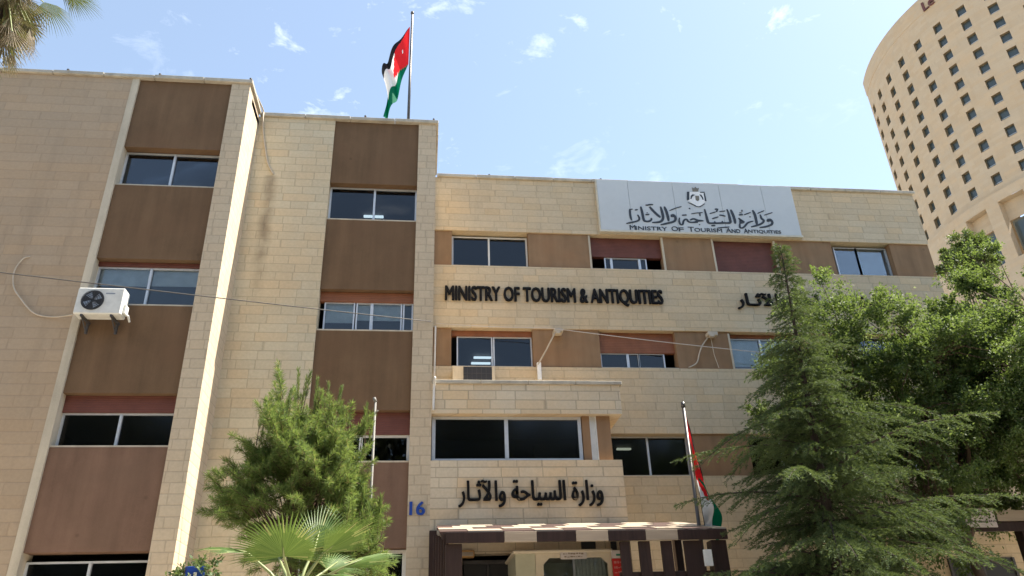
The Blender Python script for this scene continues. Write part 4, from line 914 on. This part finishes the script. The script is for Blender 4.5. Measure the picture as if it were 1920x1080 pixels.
# light green pine with upright shoots
def make_pine(base, centre, rad, label, nshoot=760):
    root = empty('pine_tree', base); c = np.array(centre); rd = np.array(rad); b0 = np.array(base)
    tr = MB(); tr.tube([tuple(b0 + (c + [0, 0, rd[2] * .6] - b0) * k / 8 + np.array([.05 * math.sin(k), .04 * math.cos(k * 2), 0])) for k in range(9)], [.10 * (1 - k / 9) + .015 for k in range(9)], 8)
    V = []
    for i in range(nshoot):
        u_ = rand_unit(1)[0]; u_[2] = abs(u_[2]) * 1.0 - .42 if rng.uniform() < .55 else u_[2]
        rr = rng.uniform(.25, 1.0) ** .55
        lump = 1.0 + .22 * math.sin(u_[0] * 5.1 + u_[2] * 4.0) + .16 * math.sin(u_[1] * 7.0 + u_[0] * 9.0 + 1.0)
        p = c + u_ * rd * rr * lump * .86
        d = unit(u_ * 1.0 + np.array([0, 0, .62]) + rng.normal(size=3) * .35)
        Ls = rng.uniform(.22, .46) * (1.2 if u_[2] > .3 else .9)
        if i % 6 == 0:
            start = b0 + (c - b0) * rng.uniform(.55, 1.1); tr.tube([tuple(start), tuple((start + p) / 2 + np.array([0, 0, -.08])), tuple(p)], [.016, .010, .005], 5, cap=False)
        tr.tube([tuple(p), tuple(p + d * Ls)], [.007, .003], 4, cap=False)
        n = int(Ls / .0021); q_ = rng.uniform(0, 1, n)
        bp = p + np.outer(q_ * Ls, d); dd = d * rng.uniform(.35, 1.0, (n, 1)) + rand_unit(n) * .80
        V.append(blades(bp, dd, rng.uniform(.09, .16, n) * (1 - .2 * q_), rng.uniform(.006, .011, n)))
    for x, z, n_ in ((-.15, 1.02, 5), (-.62, .72, 4), (.42, .78, 4), (.12, .98, 4), (-.38, .85, 3), (.75, .55, 3)):    # tall leading candles
        for k in range(n_):
            p = c + np.array([x * rd[0] + rng.uniform(-.12, .12), rng.uniform(-.3, .3), z * rd[2] * .86 + rng.uniform(-.1, .1)]); d = unit(np.array([rng.uniform(-.18, .18), rng.uniform(-.2, .2), 1.0])); Ls = rng.uniform(.18, .55)
            tr.tube([tuple(p - d * .3), tuple(p + d * Ls)], [.009, .003], 4, cap=False)
            n = int(Ls / .0028); q_ = rng.uniform(0, 1, n)
            V.append(blades(p + np.outer(q_ * Ls, d), d + rand_unit(n) * .48, rng.uniform(.07, .13, n), rng.uniform(.006, .010, n)))
    obj('trunk', tr, M['bark'], root, True); quadmesh('crown', np.concatenate(V), M['pine'], root)
    return tag(root, label, 'pine')
make_pine((-1.95, 12.6, 1.85), (-1.90, 12.6, 4.55), (1.22, 1.0, 1.55), 'light green bushy pine with upright feathery shoots left of number 16')
make_pine((-1.1, 12.2, 1.85), (-1.10, 12.2, 3.40), (.56, .5, .85), 'low sparse light green pine between the fan palm and the pergola', 170)

# broadleaf trees
def make_broad(name, base, crown_c, crown_r, nclump, nleaf, lsize, mat, label, cat, trunk_r=.16, bark='bark', clump_r=.62, squash=.75, seed=3):
    rg = np.random.default_rng(seed); root = empty(name, base); b0 = np.array(base); c = np.array(crown_c); rd = np.array(crown_r)
    tr = MB(); fork = b0 + (c - b0) * .42
    tr.tube([tuple(b0), tuple((b0 + fork) / 2 + [.05, 0, 0]), tuple(fork)], [trunk_r, trunk_r * .8, trunk_r * .65], 9)
    V = []; limbs = []
    for i in range(9):
        a = i * 2.4; e = c + rd * np.array([math.cos(a) * .5, math.sin(a) * .5, rg.uniform(-.1, .5)]); limbs.append(e)
        tr.tube([tuple(fork), tuple((fork + e) / 2 + rg.normal(size=3) * .15), tuple(e)], [trunk_r * .5, trunk_r * .3, trunk_r * .14], 7, cap=False)
    for i in range(nclump):
        u_ = unit(rg.normal(size=3)); rr = rg.uniform(.12, 1.0) ** .45
        p = c + u_ * rd * rr * (1 + .18 * math.sin(u_[0] * 6 + u_[2] * 5) + .10 * math.sin(u_[2] * 13 + u_[1] * 8))
        s = limbs[int(np.argmin([np.linalg.norm(l - p) for l in limbs]))]
        tr.tube([tuple(s), tuple((s + p) / 2 + rg.normal(size=3) * .12), tuple(p)], [trunk_r * .13, trunk_r * .08, .006], 5, cap=False)
        n = int(nleaf * rg.uniform(.6, 1.4)); cr_ = clump_r * rg.uniform(.55, 1.3)
        ntw = 9; td = unit(rg.normal(size=(ntw, 3)) + u_ * .7 + [0, 0, .25]); ti = rg.integers(0, ntw, n); s_ = rg.uniform(.1, 1, n) ** .8
        off = td[ti] * (s_ * cr_)[:, None] * np.array([1, 1, squash]) + rg.normal(size=(n, 3)) * .055 * (cr_ / .6)
        d = unit(td[ti] * .6 + rg.normal(size=(n, 3)) * .6 + [0, 0, -.15])
        V.append(blades(p + off, d, rg.uniform(.7, 1.3, n) * lsize, rg.uniform(.40, .62, n) * lsize, .45, np.array([0, 0, 1.0]) + rg.normal(size=(n, 3)) * .6))
    obj('trunk', tr, M[bark], root, True); quadmesh('crown', np.concatenate(V), M[mat], root)
    return tag(root, label, cat)
make_broad('broadleaf_tree', (12.6, 16.9, 1.85), (12.1, 17.2, 7.2), (3.6, 2.2, 3.3), 340, 560, .080, 'broad', 'large green broadleaf tree behind the deodar, hiding the right of the facade', 'tree', seed=3)
make_broad('broadleaf_tree', (16.3, 16.6, 1.85), (16.2, 16.9, 7.9), (3.9, 2.6, 3.4), 390, 560, .080, 'broad', 'taller broadleaf tree at the right edge of the picture, below the tower', 'tree', seed=5)
make_broad('round_pine', (26.6, 30.0, 1.85), (26.3, 30.0, 19.1), (1.25, 1.1, 1.35), 66, 520, .12, 'far_leaf', 'small dark pine crown in front of the tower podium', 'pine', clump_r=.5, seed=8)
make_broad('shrub', (-3.0, 11.2, 1.3), (-2.98, 11.2, 2.85), (.36, .3, .42), 26, 70, .075, 'shrub', 'pale leafy shrub round the blue sign at the foot of the fin', 'shrub', .03, clump_r=.16, seed=9)
make_broad('shrub', (-2.2, 11.4, 1.3), (-2.2, 11.4, 2.55), (.55, .4, .50), 30, 90, .06, 'far_leaf', 'dark shrub under the fan palm, right of the blue sign', 'shrub', .03, clump_r=.2, seed=10)

# fan palm
def palm_leaf(mb_list, hub, d, up, rad, spread, nseg, fold=.65, droop=.25, wid=1.0):
    """costapalmate leaf: nseg folded blades radiating from hub in the plane of d and side"""
    d = np.array(d) / np.linalg.norm(d); up = np.array(up, float); sd = np.cross(d, up); sd /= np.linalg.norm(sd); nn = np.cross(sd, d)
    hub = np.array(hub)
    for k in range(nseg):
        a = spread * (2 * k / (nseg - 1) - 1); r = rad * (1 - .28 * abs(a / spread) ** 1.5) * random.uniform(.93, 1.05)
        v = d * math.cos(a) + sd * math.sin(a); w = -d * math.sin(a) + sd * math.cos(a)
        hw = spread / (nseg - 1) * r * .55 * wid
        ctr = lambda s: hub + v * r * s - nn * droop * r * s ** 2.2
        def strip(sgn):
            pts = []
            for s, f in ((.03, .06), (.48, 1.0), (.76, .48)):
                pts.append((ctr(s), ctr(s) + w * sgn * hw * f - nn * fold * hw * f))
            tip = ctr(1.0) - nn * .03 * r
            mb_list.append([pts[0][0], pts[0][1], pts[1][1], pts[1][0]]); mb_list.append([pts[1][0], pts[1][1], pts[2][1], pts[2][0]]); mb_list.append([pts[2][0], pts[2][1], tip, tip + (pts[2][0] - tip) * .02])
        strip(1); strip(-1)
fpm = empty('fan_palm', (-1.15, 7.55, 0.13)); tag(fpm, 'bright green fan palm in the foreground at the bottom edge', 'palm')
ch = (-1.13, 7.6, 2.30)
q = MB(); q.tube([(-1.15, 7.55, .13), (-1.14, 7.58, 1.2), ch], [.13, .11, .12], 12); obj('trunk', q, M['bark'], fpm, True)
LV = [((-1.20, 7.30, 2.68), (0.02, -.80, .60), (0, .60, .80), .62, 1.70, 46, .14), ((-.88, 7.45, 2.72), (.80, -.3, .58), (-.45, .35, .8), .66, .95, 36, .12), ((-1.58, 7.62, 2.76), (-1, -.1, .28), (.25, -.35, 1), .50, .55, 20, .22),
      ((-1.02, 7.95, 2.85), (.15, .3, 1.0), (0, -1, .3), .50, 1.3, 34, .15), ((-.72, 7.65, 2.62), (1.0, .1, .42), (-.35, -.5, 1), .58, .75, 24, .2), ((-1.45, 7.3, 2.50), (-.9, -.5, .05), (0, -.4, 1), .45, 1.2, 30, .3),
      ((-.85, 7.2, 2.50), (.7, -.6, -.05), (0, -.4, 1), .45, 1.2, 30, .3), ((-1.35, 8.0, 2.75), (-.4, .5, .7), (0, -1, .4), .48, 1.3, 30, .2), ((-.9, 8.05, 2.66), (.5, .6, .5), (0, -.8, .6), .46, 1.2, 30, .2)]
for hub, d, up, rad, sp, ns, dr in LV:
    Q_ = []; palm_leaf(Q_, hub, d, up, rad, sp, ns, droop=dr); quadmesh('leaf', np.array(Q_), M['fan'], fpm)
    q = MB(); mid_ = (Vector(ch) + Vector(hub)) / 2 + Vector((0, 0, .05)); q.tube([ch, mid_, hub, Vector(hub) + Vector(d).normalized() * rad * .35], [.022, .016, .011, .004], 6); obj('stalk', q, M['fan_stalk'], fpm, True)

# tall palm whose hanging crown reaches into the top left corner
tpm = empty('tall_palm', (-7.35, 9.3, 0.13)); tag(tpm, 'tall palm with a hanging skirt of dead fronds at the top left corner', 'palm')
pc = np.array([-6.74, 9.3, 11.72])
q = MB(); q.tube([(-7.35, 9.3, .13), (-7.0, 9.3, 5), tuple(pc)], [.26, .22, .20], 14); obj('trunk', q, M['bark'], tpm, True)
Q_ = []; Q2 = []; st = MB()
for k in range(150):
    a = k * 2.39996; el = R(random.uniform(-82, -8)); d = np.array([math.cos(a) * math.cos(el), math.sin(a) * math.cos(el), math.sin(el)])
    hub = pc + d * random.uniform(.25, .80) + np.array([0, 0, random.uniform(-.70, .25)])
    st.tube([tuple(pc), tuple((pc + hub) / 2 + [0, 0, .08]), tuple(hub)], [.02, .014, .01], 5, cap=False)
    dd = d * .6 + np.array([0, 0, -.8]); palm_leaf(Q_, hub, dd, (random.uniform(-1, 1), random.uniform(-1, 1), .3), random.uniform(.35, .7), random.uniform(.3, .8), 13, droop=random.uniform(.1, .5), wid=random.uniform(.5, .9))
for k in range(22):
    a = k * 2.39996 + 1; el = R(random.uniform(0, 70)); d = np.array([math.cos(a) * math.cos(el), math.sin(a) * math.cos(el), math.sin(el)])
    hub = pc + d * random.uniform(.7, .95) + np.array([0, 0, .2]); st.tube([tuple(pc), tuple((pc + hub) / 2 + [0, 0, .1]), tuple(hub)], [.02, .014, .01], 5, cap=False)
    palm_leaf(Q2, hub, d + np.array([0, 0, -.15]), (0, .3, 1) if abs(d[2]) < .9 else (1, 0, 0), random.uniform(.45, .62), 1.1, 26, droop=.45, wid=.7)
quadmesh('dead_skirt', np.array(Q_), M['dead_frond'], tpm); quadmesh('crown', np.array(Q2), M['palm_olive'], tpm); obj('stalks', st, M['fan_stalk'], tpm, True)

# belt of street trees across the road behind the camera: the lower windows mirror it
n_ = 150000; bx = rng.uniform(-42, 55, n_); bz = rng.uniform(0, 1, n_) ** .8 * (18.3 + 1.6 * np.sin(bx * .55) + 1.1 * np.sin(bx * 1.7)); by = -13 + rng.normal(size=n_) * 1.6
quadmesh('street_tree_belt', blades(np.stack([bx, by, bz], 1), rand_unit(n_), rng.uniform(.3, .6, n_), rng.uniform(.2, .45, n_)), M['belt'])
tag(bpy.data.objects['street_tree_belt'], kind='stuff')
